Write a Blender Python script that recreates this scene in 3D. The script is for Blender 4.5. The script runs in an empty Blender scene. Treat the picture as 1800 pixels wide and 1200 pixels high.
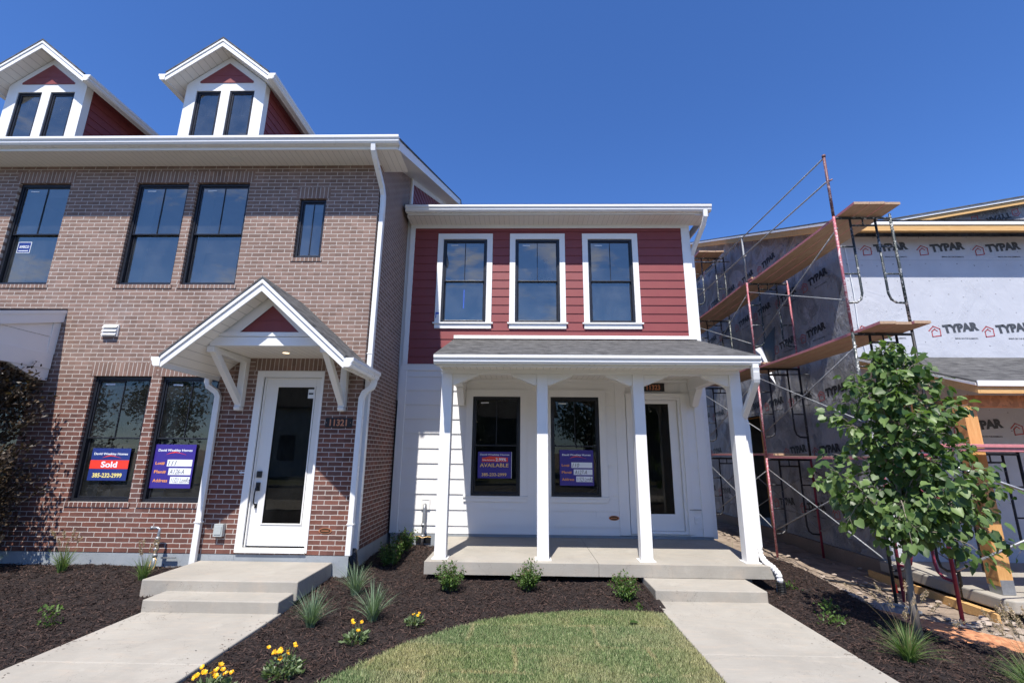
import bpy, math, random
import numpy as np
from mathutils import Matrix, Vector, noise as mnoise
R = math.radians
random.seed(7)
D = bpy.data
scene = bpy.context.scene
COL = scene.collection
# ------------------------------------------------------------------ camera, sky, sun, exposure
# (everything is laid out with the camera's own height as z = 0 and lifted by LIFT at the very end)
LIFT = 1.753
f_px, pitch, yaw, roll = 828.54, 0.2342485, -0.0229494, 0.0095432
cd = D.cameras.new('camera'); cam = D.objects.new('camera', cd); COL.objects.link(cam)
cd.sensor_width = 36; cd.lens = f_px / 1800 * 36; cd.shift_x = -1.23 / 1800; cd.clip_start = .05; cd.clip_end = 3000
cy, sy, cp, sp, cr, sr = math.cos(yaw), math.sin(yaw), math.cos(pitch), math.sin(pitch), math.cos(roll), math.sin(roll)
r_ = Vector((cy, -sy, 0)); f_ = Vector((sy * cp, cy * cp, sp)); u_ = r_.cross(f_)
r2 = r_ * cr + u_ * sr; u2 = -r_ * sr + u_ * cr
cam.matrix_world = Matrix(((r2.x, u2.x, -f_.x, 0), (r2.y, u2.y, -f_.y, 0), (r2.z, u2.z, -f_.z, 0), (0, 0, 0, 1)))
scene.camera = cam

SUN_EL, SUN_AZ = R(60), R(11.5)
toward = Vector((-math.sin(SUN_AZ) * math.cos(SUN_EL), -math.cos(SUN_AZ) * math.cos(SUN_EL), math.sin(SUN_EL)))
w = D.worlds.new('World'); scene.world = w; w.use_nodes = True
nt = w.node_tree
sky = nt.nodes.new('ShaderNodeTexSky'); sky.sky_type = 'NISHITA'; sky.sun_disc = False
sky.sun_elevation = SUN_EL; sky.sun_rotation = R(180) + SUN_AZ
sky.altitude = 1400; sky.air_density = 1.0; sky.dust_density = 0.35; sky.ozone_density = 3.5
hs = nt.nodes.new('ShaderNodeHueSaturation'); hs.inputs['Saturation'].default_value = 1.12
nt.links.new(sky.outputs[0], hs.inputs['Color'])
tn = nt.nodes.new('ShaderNodeMix'); tn.data_type = 'RGBA'; tn.blend_type = 'MULTIPLY'; tn.inputs[0].default_value = 1; tn.inputs[7].default_value = (.665, .795, 1.06, 1)
nt.links.new(hs.outputs[0], tn.inputs[6])
# a few wispy clouds low in the sky on the street side (they show in the window glass)
tc = nt.nodes.new('ShaderNodeTexCoord'); sx = nt.nodes.new('ShaderNodeSeparateXYZ'); nt.links.new(tc.outputs['Generated'], sx.inputs[0])
mp = nt.nodes.new('ShaderNodeMapping'); mp.inputs['Scale'].default_value = (1, 1, 2.6); nt.links.new(tc.outputs['Generated'], mp.inputs[0])
nz = nt.nodes.new('ShaderNodeTexNoise'); nz.inputs['Scale'].default_value = 5.5; nz.inputs['Detail'].default_value = 8; nz.inputs['Roughness'].default_value = .62; nt.links.new(mp.outputs[0], nz.inputs['Vector'])
def mr(s_, a, b):
    x = nt.nodes.new('ShaderNodeMapRange'); x.inputs[1].default_value = a; x.inputs[2].default_value = b; nt.links.new(s_, x.inputs[0]); return x.outputs[0]
def mm(a, b):
    x = nt.nodes.new('ShaderNodeMath'); x.operation = 'MULTIPLY'; nt.links.new(a, x.inputs[0]); nt.links.new(b, x.inputs[1]); return x.outputs[0]
cf = mm(mm(mr(nz.outputs['Fac'], .54, .72), mr(sx.outputs[1], -.25, -.45)), mm(mr(sx.outputs[2], .04, .12), mr(sx.outputs[2], .85, .6)))
cm = nt.nodes.new('ShaderNodeMix'); cm.data_type = 'RGBA'; nt.links.new(cf, cm.inputs[0]); nt.links.new(tn.outputs[2], cm.inputs[6]); cm.inputs[7].default_value = (5.2, 5.2, 5.3, 1)
nt.links.new(cm.outputs[2], nt.nodes['Background'].inputs[0]); nt.nodes['Background'].inputs[1].default_value = 0.13
sl = D.lights.new('sun', 'SUN'); sl.energy = 4.6; sl.angle = R(.53); sl.color = (1, .955, .89)
so = D.objects.new('sun', sl); COL.objects.link(so); so.rotation_euler = (-toward).to_track_quat('-Z', 'Y').to_euler()
scene.view_settings.view_transform = 'Standard'; scene.view_settings.look = 'None'
scene.view_settings.exposure = 0.65; scene.view_settings.gamma = 1

# ------------------------------------------------------------------ materials
class N:
    def __init__(s, name):
        s.m = D.materials.new(name); s.m.use_nodes = True; s.t = s.m.node_tree
        s.p = s.t.nodes['Principled BSDF']
    def n(s, typ, **kw):
        x = s.t.nodes.new(typ)
        for k, v in kw.items():
            setattr(x, k, v)
        return x
    def l(s, a, b): s.t.links.new(a, b)
    def coord(s): return s.n('ShaderNodeTexCoord').outputs['Object']
    def math(s, op, a, b=None, c=None):
        x = s.n('ShaderNodeMath', operation=op)
        for i, v in enumerate((a, b, c)):
            if v is None: continue
            if isinstance(v, (int, float)): x.inputs[i].default_value = v
            else: s.l(v, x.inputs[i])
        return x.outputs[0]
    def noise(s, vec, scale, detail=4, rough=.55, dist=0):
        x = s.n('ShaderNodeTexNoise'); x.inputs['Scale'].default_value = scale; x.inputs['Detail'].default_value = detail
        x.inputs['Roughness'].default_value = rough; x.inputs['Distortion'].default_value = dist
        if vec is not None: s.l(vec, x.inputs['Vector'])
        return x.outputs['Fac']
    def mapv(s, vec, sc):
        x = s.n('ShaderNodeMapping'); x.inputs['Scale'].default_value = sc; s.l(vec, x.inputs['Vector']); return x.outputs[0]
    def mix(s, fac, a, b, typ='MIX'):
        x = s.n('ShaderNodeMix', data_type='RGBA', blend_type=typ)
        for i, v in ((0, fac), (6, a), (7, b)):
            if isinstance(v, (int, float)): x.inputs[i].default_value = v
            elif isinstance(v, tuple): x.inputs[i].default_value = (*v, 1) if len(v) == 3 else v
            else: s.l(v, x.inputs[i])
        return x.outputs[2]
    def ramp(s, v, a, b, lo=0., hi=1.):
        x = s.n('ShaderNodeMapRange'); x.inputs[1].default_value = a; x.inputs[2].default_value = b
        x.inputs[3].default_value = lo; x.inputs[4].default_value = hi; s.l(v, x.inputs[0]); return x.outputs[0]
    def bump(s, h, strength=.3, dist=.01):
        x = s.n('ShaderNodeBump'); x.inputs['Strength'].default_value = strength; x.inputs['Distance'].default_value = dist
        s.l(h, x.inputs['Height']); s.l(x.outputs[0], s.p.inputs['Normal'])
    def color(s, c):
        if isinstance(c, tuple): s.p.inputs['Base Color'].default_value = (*c, 1)
        else: s.l(c, s.p.inputs['Base Color'])
    def rough(s, v):
        if isinstance(v, (int, float)): s.p.inputs['Roughness'].default_value = v
        else: s.l(v, s.p.inputs['Roughness'])
    def sep(s, v):
        x = s.n('ShaderNodeSeparateXYZ'); s.l(v, x.inputs[0]); return x.outputs
    def comb(s, a, b, c=0.):
        x = s.n('ShaderNodeCombineXYZ')
        for i, v in enumerate((a, b, c)):
            if isinstance(v, (int, float)): x.inputs[i].default_value = v
            else: s.l(v, x.inputs[i])
        return x.outputs[0]

def mul(c, k): return tuple(min(1, v * k) for v in c)
def plain(name, c, rough=.5, var=.08, scale=6, bump=0, bscale=60, metal=0, spec=.5):
    n = N(name); v = n.coord()
    f = n.noise(v, scale, 5)
    n.color(n.mix(f, mul(c, 1 - var * 2), mul(c, 1 + var * 2)))
    n.rough(n.ramp(n.noise(v, scale * 3, 3), .3, .7, max(0, rough - .08), min(1, rough + .08)))
    n.p.inputs['Metallic'].default_value = metal; n.p.inputs['Specular IOR Level'].default_value = spec
    if bump: n.bump(n.noise(v, bscale, 5), bump, .004)
    return n.m

def brick_mat(name, ax, vertical=False):
    n = N(name); v = n.coord(); s = n.sep(v)
    u, z = s[ax], s[2]
    dn = n.noise(v, 22, 2)
    dz = n.math('MULTIPLY_ADD', dn, .007, -.0035)
    dn2 = n.noise(n.mapv(v, (1.3, 1.7, 1.1)), 28, 2)
    du = n.math('MULTIPLY_ADD', dn2, .008, -.004)
    u2_, z2_ = n.math('ADD', u, du), n.math('ADD', z, dz)
    if vertical: vec = n.comb(n.math('MULTIPLY', z2_, .213 / .20), u2_)
    else: vec = n.comb(u2_, n.math('ADD', z2_, 1.415 + .005))
    def bt(c1, c2, mo):
        b = n.n('ShaderNodeTexBrick', offset=.5 if not vertical else 0); b.inputs['Scale'].default_value = 1
        b.inputs['Brick Width'].default_value = .213 if not vertical else 4; b.inputs['Row Height'].default_value = .0677
        b.inputs['Mortar Size'].default_value = .0062; b.inputs['Mortar Smooth'].default_value = .25; b.inputs['Bias'].default_value = -.1
        n.l(vec, b.inputs['Vector'])
        for k, c in (('Color1', c1), ('Color2', c2), ('Mortar', mo)): b.inputs[k].default_value = (*c, 1)
        return b
    mo = (.50, .445, .40)
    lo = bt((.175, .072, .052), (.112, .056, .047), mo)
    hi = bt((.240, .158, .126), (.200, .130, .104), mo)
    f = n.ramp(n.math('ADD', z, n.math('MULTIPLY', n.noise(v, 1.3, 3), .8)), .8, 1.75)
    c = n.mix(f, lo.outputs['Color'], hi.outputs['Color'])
    # every brick its own shade, from cells laid on the courses
    row = n.math('FLOOR', n.math('DIVIDE', n.sep(vec)[1], .0677))
    odd = n.math('MULTIPLY', n.math('FLOORED_MODULO', row, 2.), .5)
    colm = n.math('FLOOR', n.math('ADD', n.math('DIVIDE', n.sep(vec)[0], .213), odd))
    wn = n.n('ShaderNodeTexWhiteNoise', noise_dimensions='2D'); n.l(n.comb(colm, row), wn.inputs['Vector'])
    c = n.mix(n.math('MULTIPLY', n.math('SUBTRACT', 1., lo.outputs['Fac']), .75), c,
              n.mix(1., c, n.ramp(wn.outputs['Value'], 0, 1, .78, 1.2), 'MULTIPLY'))
    # lime bloom left by the masons
    bl = n.math('MULTIPLY', n.ramp(n.noise(v, 1.1, 5, .7), .52, .72), n.ramp(n.noise(v, 14, 4, .7), .3, .75))
    band = n.math('MULTIPLY', n.ramp(z, 1.2, 2.1), n.ramp(z, 3.0, 2.2))
    bl2 = n.math('MULTIPLY', n.math('MULTIPLY_ADD', band, .38, .12), bl)
    c = n.mix(bl2, c, (.55, .50, .48))
    n.color(c); n.rough(.88); n.p.inputs['Specular IOR Level'].default_value = .25
    h = n.math('ADD', n.math('MULTIPLY', lo.outputs['Fac'], -1.), n.math('MULTIPLY', n.noise(v, 90, 4), .35))
    n.bump(h, .8, .006)
    return n.m

def shingle_mat(name, ax, vscale):
    n = N(name); v = n.coord(); s = n.sep(v)
    vec = n.comb(n.math('ADD', s[ax], n.math('MULTIPLY', n.noise(v, 3, 1), .03)), n.math('MULTIPLY', s[2], vscale))
    b = n.n('ShaderNodeTexBrick', offset=.37, squash=1.0); b.inputs['Scale'].default_value = 1
    b.inputs['Brick Width'].default_value = .17; b.inputs['Row Height'].default_value = .14; b.inputs['Mortar Size'].default_value = .004
    b.inputs['Color1'].default_value = (.022, .022, .025, 1); b.inputs['Color2'].default_value = (.105, .103, .10, 1); b.inputs['Mortar'].default_value = (.012, .012, .012, 1)
    n.l(vec, b.inputs['Vector'])
    g = n.noise(v, 160, 3, .7); g2 = n.noise(n.mapv(v, (1, 1, 1)), 9, 4)
    c = n.mix(.6, b.outputs['Color'], n.mix(n.ramp(n.noise(n.comb(n.math('MULTIPLY', s[ax], 4.5), n.math('MULTIPLY', s[2], vscale * 9)), 1., 5, .75), .40, .60), (.006, .006, .008), (.165, .163, .16)))
    c = n.mix(n.ramp(g2, .35, .7, 0, .35), c, (.10, .098, .096))
    c = n.mix(n.ramp(g, .35, .65, 0, .3), c, (.15, .147, .143)); n.color(c); n.rough(.95); n.p.inputs['Specular IOR Level'].default_value = .2
    fr = n.math('FRACT', n.math('DIVIDE', n.math('MULTIPLY', s[2], vscale), .14))
    n.bump(n.math('ADD', n.math('MULTIPLY', fr, -1.), n.math('MULTIPLY', g, .4)), .7, .01)
    return n.m

def grooved(name, c, ax, pitch_, rough=.45, dark=.55):
    n = N(name); v = n.coord(); s = n.sep(v)
    fr = n.math('FRACT', n.math('DIVIDE', s[ax], pitch_))
    g = n.math('LESS_THAN', fr, .075)
    f = n.noise(v, 5, 4)
    n.color(n.mix(n.math('MULTIPLY', g, 1 - dark), n.mix(f, mul(c, .93), mul(c, 1.04)), mul(c, .25)))  # groove lines coloured darker to stand for the shade inside them
    n.rough(rough); n.bump(n.math('MULTIPLY', g, -1.), .6, .006)
    return n.m

def concrete(name, c, stain=(.45, .37, .29), amt=.5):
    n = N(name); v = n.coord()
    a = n.noise(v, 1.6, 6, .6, .4); b = n.noise(v, 130, 3, .6); d = n.noise(n.mapv(v, (1, 3, 1)), 5, 5, .65)
    col = n.mix(n.ramp(a, .35, .7), mul(c, .88), mul(c, 1.1))
    col = n.mix(n.ramp(d, .5, .75, 0, amt), col, stain)
    col = n.mix(n.ramp(n.noise(v, 2.6, 5, .7), .58, .7, 0, .35), col, mul(c, 1.35))
    col = n.mix(n.ramp(b, .3, .7, 0, .22), col, mul(c, .6))
    vo = n.n('ShaderNodeTexVoronoi', feature='F1'); vo.inputs['Scale'].default_value = 34; n.l(v, vo.inputs['Vector'])
    col = n.mix(n.math('MULTIPLY', n.math('LESS_THAN', vo.outputs['Distance'], .09), .3), col, mul(c, .5))
    sw = n.noise(n.mapv(v, (.5, 9, 9)), 6, 4, .6, 1.5)
    col = n.mix(n.ramp(sw, .45, .7, 0, .22), col, mul(c, .72))
    ck = n.math('ABSOLUTE', n.math('SUBTRACT', n.noise(v, 1.1, 6, .6, .6), .5))
    col = n.mix(n.math('MULTIPLY', n.math('LESS_THAN', ck, .0012), .45), col, mul(c, .35))
    n.color(col); n.rough(.85); n.p.inputs['Specular IOR Level'].default_value = .3
    n.bump(n.math('ADD', n.noise(v, 45, 6, .7), n.math('MULTIPLY', a, 2.)), .25, .006)
    return n.m

def glass_mat(name, refl_lo=.10, tint=(.72, .80, .80), dirt=.05, ior=1.6):
    n = N(name); n.t.nodes.remove(n.p)
    out = n.t.nodes['Material Output']
    tr = n.n('ShaderNodeBsdfTransparent'); tr.inputs[0].default_value = (*tint, 1)
    gl = n.n('ShaderNodeBsdfGlossy'); gl.inputs['Roughness'].default_value = .012; gl.inputs['Color'].default_value = (1, .95, .84, 1)
    fr = n.n('ShaderNodeFresnel'); fr.inputs['IOR'].default_value = ior
    v = n.coord()
    b = n.n('ShaderNodeBump'); b.inputs['Strength'].default_value = .03; b.inputs['Distance'].default_value = .02
    n.l(n.noise(v, 1.7, 2), b.inputs['Height']); n.l(b.outputs[0], gl.inputs['Normal'])
    f = n.math('ADD', fr.outputs[0], refl_lo)
    mx = n.n('ShaderNodeMixShader'); n.l(f, mx.inputs[0]); n.l(tr.outputs[0], mx.inputs[1]); n.l(gl.outputs[0], mx.inputs[2])
    df = n.n('ShaderNodeBsdfDiffuse'); df.inputs[0].default_value = (.6, .62, .62, 1)
    m2 = n.n('ShaderNodeMixShader')
    spots = n.ramp(n.noise(v, 55, 2, .5), .74, .78, 0, .5)
    film = n.ramp(n.noise(v, 2.4, 4, .6), .4, .8, dirt * .3, dirt * 1.6)
    n.l(n.math('ADD', spots, film), m2.inputs[0]); n.l(mx.outputs[0], m2.inputs[1]); n.l(df.outputs[0], m2.inputs[2])
    n.l(m2.outputs[0], out.inputs['Surface'])
    return n.m

def leaf_mat(name, c1, c2, trans=.35, rough=.45):
    n = N(name)
    a = n.n('ShaderNodeAttribute', attribute_name='rnd')
    v = n.coord()
    col = n.mix(a.outputs['Fac'], c1, c2)
    n.color(col); n.rough(rough); n.p.inputs['Specular IOR Level'].default_value = .4
    tl = n.n('ShaderNodeBsdfTranslucent'); n.l(n.mix(1., col, (1.3, 1.5, .6), 'MULTIPLY'), tl.inputs[0])
    mx = n.n('ShaderNodeMixShader'); mx.inputs[0].default_value = trans
    out = n.t.nodes['Material Output']
    n.l(n.p.outputs[0], mx.inputs[1]); n.l(tl.outputs[0], mx.inputs[2]); n.l(mx.outputs[0], out.inputs['Surface'])
    return n.m

def splatter(name, base, paint, thr=.62):
    n = N(name); v = n.coord()
    a = n.noise(v, 34, 5, .75)
    b = n.noise(v, 4, 2)
    col = n.mix(n.ramp(n.math('ADD', a, n.math('MULTIPLY', n.math('SUBTRACT', b, .5), .35)), thr - .02, thr + .02), base, paint)
    n.color(col); n.rough(.55); n.p.inputs['Metallic'].default_value = .15
    n.bump(a, .3, .003)
    return n.m

def wood_mat(name, c1, c2, scale=(1, 14, 14), chips=False):
    n = N(name); v = n.coord()
    a = n.noise(n.mapv(v, scale), 3.0, 6, .65, 1.2)
    col = n.mix(n.ramp(a, .3, .7), c1, c2)
    if chips:
        vo = n.n('ShaderNodeTexVoronoi'); vo.inputs['Scale'].default_value = 26; n.l(n.mapv(v, (1, .5, .7)), vo.inputs['Vector'])
        wv = n.sep(vo.outputs['Color'])[0]
        col = n.mix(.6, col, n.mix(wv, mul(c1, .7), mul(c2, 1.3)))
    n.color(col); n.rough(.75); n.bump(a, .3, .003)
    return n.m

def wrap_mat(name, c0=(.46, .47, .505), c1=(.51, .52, .555), mids=.25, bs=.35):
    n = N(name); v = n.coord(); s = n.sep(v)
    wr = n.n('ShaderNodeTexVoronoi', feature='SMOOTH_F1'); wr.inputs['Scale'].default_value = 3.2; wr.inputs['Smoothness'].default_value = .4
    big = n.noise(v, 1.4, 3, .5, 1.5)
    mid = n.noise(n.mapv(v, (1, 1, .55)), 5, 5, .6, 2.2)
    n.l(n.mapv(v, (1, 1, .6)), wr.inputs['Vector'])
    # staples on a rough grid
    zz = n.math('FRACT', n.math('DIVIDE', n.math('ADD', s[2], n.math('MULTIPLY', n.noise(v, 2, 1), .25)), .31))
    uu = n.math('FRACT', n.math('DIVIDE', n.math('ADD', n.math('ADD', s[0], s[1]), n.math('MULTIPLY', n.noise(v, 3, 1), .25)), .30))
    st = n.math('MULTIPLY', n.math('LESS_THAN', zz, .05), n.math('LESS_THAN', uu, .06))
    col = n.mix(n.ramp(n.noise(v, 3, 5), .3, .7), c0, c1)
    sm = n.math('LESS_THAN', n.math('ABSOLUTE', n.math('SUBTRACT', n.math('FRACT', n.math('DIVIDE', n.math('ADD', s[2], 3.04), 2.7)), .5)), .0016)
    col = n.mix(n.math('MULTIPLY', sm, .6), col, (.25, .26, .28))
    n.color(n.mix(n.math('MULTIPLY', st, .8), col, (.12, .12, .13))); n.rough(.55)
    crk = n.ramp(n.noise(n.mapv(v, (1, 1.0, .6)), 9, 6, .7, 3.0), .45, .55)
    h = n.math('ADD', n.math('MULTIPLY', mid, mids), n.math('ADD', n.math('MULTIPLY', wr.outputs['Distance'], mids), n.math('ADD', n.math('MULTIPLY', big, .6), n.math('MULTIPLY', n.math('MULTIPLY', crk, n.ramp(big, .45, .6)), mids * .5))))
    n.bump(h, bs, .05)
    return n.m

M = {}
M['white'] = plain('white_paint', (.80, .785, .75), .5, .012, 3, .08, 40)
M['alu'] = plain('white_aluminium', (.80, .79, .765), .32, .012, 4)
M['cream'] = plain('cream_door_paint', (.76, .745, .70), .38, .012, 4)
M['trim'] = plain('white_trim_board', (.81, .795, .765), .5, .015, 3, .1, 30)
M['wsid'] = plain('white_fibre_siding', (.81, .795, .765), .55, .015, 2, .15, 35)
M['rsid'] = plain('red_fibre_siding', (.225, .045, .043), .55, .05, 3, .2, 45)
M['soff_x'] = grooved('soffit_panel_x', (.84, .80, .74), 0, .1016)
M['soff_y'] = grooved('soffit_panel_y', (.84, .80, .74), 1, .1016)
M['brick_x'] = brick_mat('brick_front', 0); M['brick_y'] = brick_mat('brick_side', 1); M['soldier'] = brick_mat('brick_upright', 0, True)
M['sh_x'] = shingle_mat('asphalt_shingle_x', 0, 2.7); M['sh_y'] = shingle_mat('asphalt_shingle_y', 1, 1.4)
M['conc'] = concrete('concrete_walk', (.365, .338, .290)); M['conc_f'] = concrete('concrete_face', (.36, .335, .30), amt=.2)
M['found'] = concrete('foundation_concrete', (.30, .325, .345), (.36, .37, .38), .3)
M['found_b'] = concrete('raw_foundation', (.24, .19, .15), (.2, .15, .12), .5)
M['black'] = plain('black_vinyl', (.012, .013, .018), .38, .2, 8)
M['bmetal'] = plain('black_metal', (.012, .012, .013), .35, .1, 8)
M['glass_up'] = glass_mat('window_glass_sky', .15, (.74, .82, .80), .05, 1.7)
M['glass'] = glass_mat('window_glass', .015, (.55, .66, .62), .035, 1.6)
M['glass_d'] = glass_mat('door_glass', .0, (.38, .44, .42), .01, 1.45)
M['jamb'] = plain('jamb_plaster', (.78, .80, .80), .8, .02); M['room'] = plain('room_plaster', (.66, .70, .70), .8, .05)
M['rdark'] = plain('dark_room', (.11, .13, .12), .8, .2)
M['label'] = plain('white_label', (.72, .75, .76), .5, .02)
M['copper'] = plain('copper_numerals', (.50, .20, .10), .38, .05, metal=.4)
M['bronze'] = plain('bronze_plate', (.10, .055, .03), .4, .1, metal=.6)
M['plaque'] = plain('dark_plaque', (.007, .005, .005), .5, .1)
M['navy'] = plain('navy_sign', (.020, .038, .19), .35, .03)
M['violet'] = plain('violet_sign', (.042, .026, .24), .35, .03)
M['sred'] = plain('sign_red', (.80, .05, .03), .4, .02)
M['sorange'] = plain('sign_orange', (.85, .33, .10), .4, .03)
M['sgold'] = plain('sign_gold', (.82, .52, .20), .4, .03)
M['syellow'] = plain('sign_yellow', (.85, .72, .25), .4, .03)
M['swhite'] = plain('sign_white', (.82, .84, .88), .4, .02)
M['ink'] = plain('black_ink', (.02, .02, .025), .5, .1)
M['ink3'] = plain('wrap_print_deep_black', (.012, .012, .014), .6, .1); M['ink2'] = plain('wrap_print_black', (.055, .06, .068), .6, .15, 20)
M['rink'] = plain('wrap_print_red', (.42, .06, .06), .6, .15, 20)
M['blue'] = plain('blue_tape', (.03, .10, .48), .5, .05)
M['galv'] = plain('galvanised_steel', (.36, .37, .38), .42, .12, 30, metal=.7)
M['plast'] = plain('grey_clear_plastic', (.42, .45, .44), .25, .05)
M['scaf_d'] = splatter('scaffold_dark', (.022, .032, .034), (.48, .48, .46), .57)
M['scaf_k'] = splatter('scaffold_black', (.018, .018, .022), (.42, .40, .40), .66)
M['scaf_r'] = splatter('scaffold_red', (.36, .10, .125), (.58, .45, .45), .56); M['scaf_w'] = splatter('scaffold_worn', (.14, .06, .06), (.45, .33, .33), .58)
M['scaf_c'] = splatter('scaffold_crimson', (.22, .024, .05), (.45, .3, .3), .70)
M['brace'] = splatter('brace_steel', (.22, .23, .24), (.5, .5, .5), .6)
M['plank'] = wood_mat('scaffold_board', (.34, .215, .135), (.50, .35, .23), (10, 1, 10))
M['plank_red'] = plain('board_red_edge', (.55, .20, .21), .7, .15, 20)
M['osb'] = wood_mat('orange_board', (.42, .17, .075), (.56, .26, .13), (1, 3, 3), True)
M['osb2'] = wood_mat('strand_board', (.30, .14, .045), (.48, .25, .09), (3, 3, 1), True)
M['lumber'] = wood_mat('yellow_lumber', (.55, .30, .10), (.70, .44, .18), (1, 12, 12))
M['lumber_z'] = wood_mat('upright_lumber', (.50, .24, .07), (.66, .38, .14), (12, 12, 1))
M['wrap'] = wrap_mat('house_wrap'); M['wrap_shaded'] = wrap_mat('house_wrap_creased_shaded', (.235, .24, .265), (.32, .325, .355), 1.2, 1.0)  # creased copy is also darkened: the side wall's shade is in its colour
M['asphalt'] = plain('asphalt', (.09, .088, .085), .9, .15, 3, .3, 90)
M['stem'] = plain('green_stem', (.09, .13, .04), .7, .15, 20)
M['bark'] = wood_mat('grey_bark', (.13, .105, .085), (.28, .24, .20), (14, 14, 2))
M['twig'] = plain('twig', (.13, .10, .07), .8, .2, 30)
M['leaf'] = leaf_mat('heart_leaf', (.034, .076, .016), (.19, .275, .090), .33, .42)
M['leaf_b'] = leaf_mat('bronze_leaf', (.022, .015, .010), (.105, .070, .042), .15)
M['leaf_s'] = leaf_mat('shrub_leaf', (.04, .085, .015), (.12, .20, .045), .3)
M['bloom_p'] = leaf_mat('pink_bloom', (.22, .10, .07), (.50, .17, .22), .3)
M['leaf_g'] = leaf_mat('flower_leaf', (.07, .11, .035), (.20, .26, .13), .25)
M['petal'] = leaf_mat('yellow_petal', (.85, .36, .01), (.95, .72, .04), .25)
M['blade_b'] = leaf_mat('blue_grass_blade', (.08, .13, .065), (.27, .36, .24), .3)
M['blade_g'] = leaf_mat('green_grass_blade', (.05, .11, .02), (.22, .30, .11), .3)
M['seed'] = leaf_mat('seed_head', (.28, .20, .12), (.55, .43, .31), .3)
M['dry'] = leaf_mat('dry_stalk', (.28, .22, .12), (.5, .42, .27), .3)
M['chip'] = leaf_mat('bark_chip', (.012, .006, .0045), (.085, .048, .036), 0., .8)
M['rock'] = concrete('rubble_stone', (.40, .33, .27), (.3, .22, .16), .5)
M['tree_far'] = leaf_mat('far_tree_leaf', (.012, .03, .008), (.05, .09, .025), .2)

n = N('mulch_bed'); v = n.coord()
a = n.noise(n.mapv(v, (1, 1.6, 1)), 34, 6, .75, 1.5); b_ = n.noise(v, 3, 3)
n.color(n.mix(n.ramp(a, .35, .72), (.007, .004, .003), n.mix(b_, (.036, .019, .014), (.055, .030, .023)))); n.rough(.9); n.bump(a, 1., .03); M['mulch'] = n.m
n = N('bare_soil'); v = n.coord()
a = n.noise(v, 4, 7, .65, .5); c_ = n.noise(v, 1.2, 4)
n.color(n.mix(n.ramp(a, .3, .7), n.mix(c_, (.12, .085, .06), (.18, .135, .10)), (.36, .285, .22))); n.rough(.95); n.bump(n.math('ADD', a, n.math('MULTIPLY', n.noise(v, 40, 5), .3)), .8, .05); M['soil'] = n.m
# turf: sod strips with dry seams and straw patches
def turf(name, blades):
    n = N(name); v = n.coord(); s = n.sep(v)
    wob = n.math('MULTIPLY', n.noise(v, 2.5, 3), .10)
    yy = n.math('ADD', s[1], wob); row = n.math('FLOOR', n.math('DIVIDE', yy, .56))
    sh = n.math('MULTIPLY', n.math('FRACT', n.math('MULTIPLY', row, .377)), 1.2)
    fy = n.math('ABSOLUTE', n.math('SUBTRACT', n.math('FRACT', n.math('DIVIDE', yy, .56)), .5))
    xx = n.math('ADD', n.math('ADD', s[0], wob), sh)
    fx = n.math('ABSOLUTE', n.math('SUBTRACT', n.math('FRACT', n.math('DIVIDE', xx, 1.25)), .5))
    seam = n.math('MAXIMUM', n.ramp(fy, .44, .485), n.ramp(fx, .474, .492))
    pid = n.n('ShaderNodeTexWhiteNoise', noise_dimensions='2D'); n.l(n.comb(n.math('FLOOR', n.math('DIVIDE', xx, 1.25)), row), pid.inputs['Vector'])
    seam = n.math('MULTIPLY', seam, n.ramp(n.noise(v, 2.8, 4, .7), .42, .62))
    patch = n.ramp(n.noise(v, 1.3, 4, .6), .46, .66, 0, .65)
    edge = n.math('MULTIPLY', n.ramp(s[0], 1.05, 1.6), n.ramp(n.noise(v, 2, 3), .3, .6, .2, .8))
    dry = n.math('MINIMUM', n.math('MAXIMUM', n.math('MAXIMUM', seam, patch), edge), .9)
    if blades:
        at = n.n('ShaderNodeAttribute', attribute_name='rnd').outputs['Fac']
        g = n.mix(at, (.080, .128, .045), (.245, .315, .140)); d_ = n.mix(at, (.26, .24, .11), (.52, .46, .26))
        far = n.math('GREATER_THAN', at, .86)
        col = n.mix(dry, g, d_); col = n.mix(n.math('MULTIPLY', pid.outputs['Value'], .5), col, n.mix(1., col, (1.18, 1.06, .85), 'MULTIPLY')); col = n.mix(n.math('MULTIPLY', far, .6), col, (.42, .38, .22))
    else:
        col = n.mix(dry, (.055, .085, .03), (.17, .14, .075))
    n.color(col); n.rough(.7); n.p.inputs['Specular IOR Level'].default_value = .25
    if not blades: n.bump(n.noise(v, 60, 4), .7, .02)
    return n.m
M['turf'] = turf('turf_soil', False); M['blade'] = turf('turf_blades', True)

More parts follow.
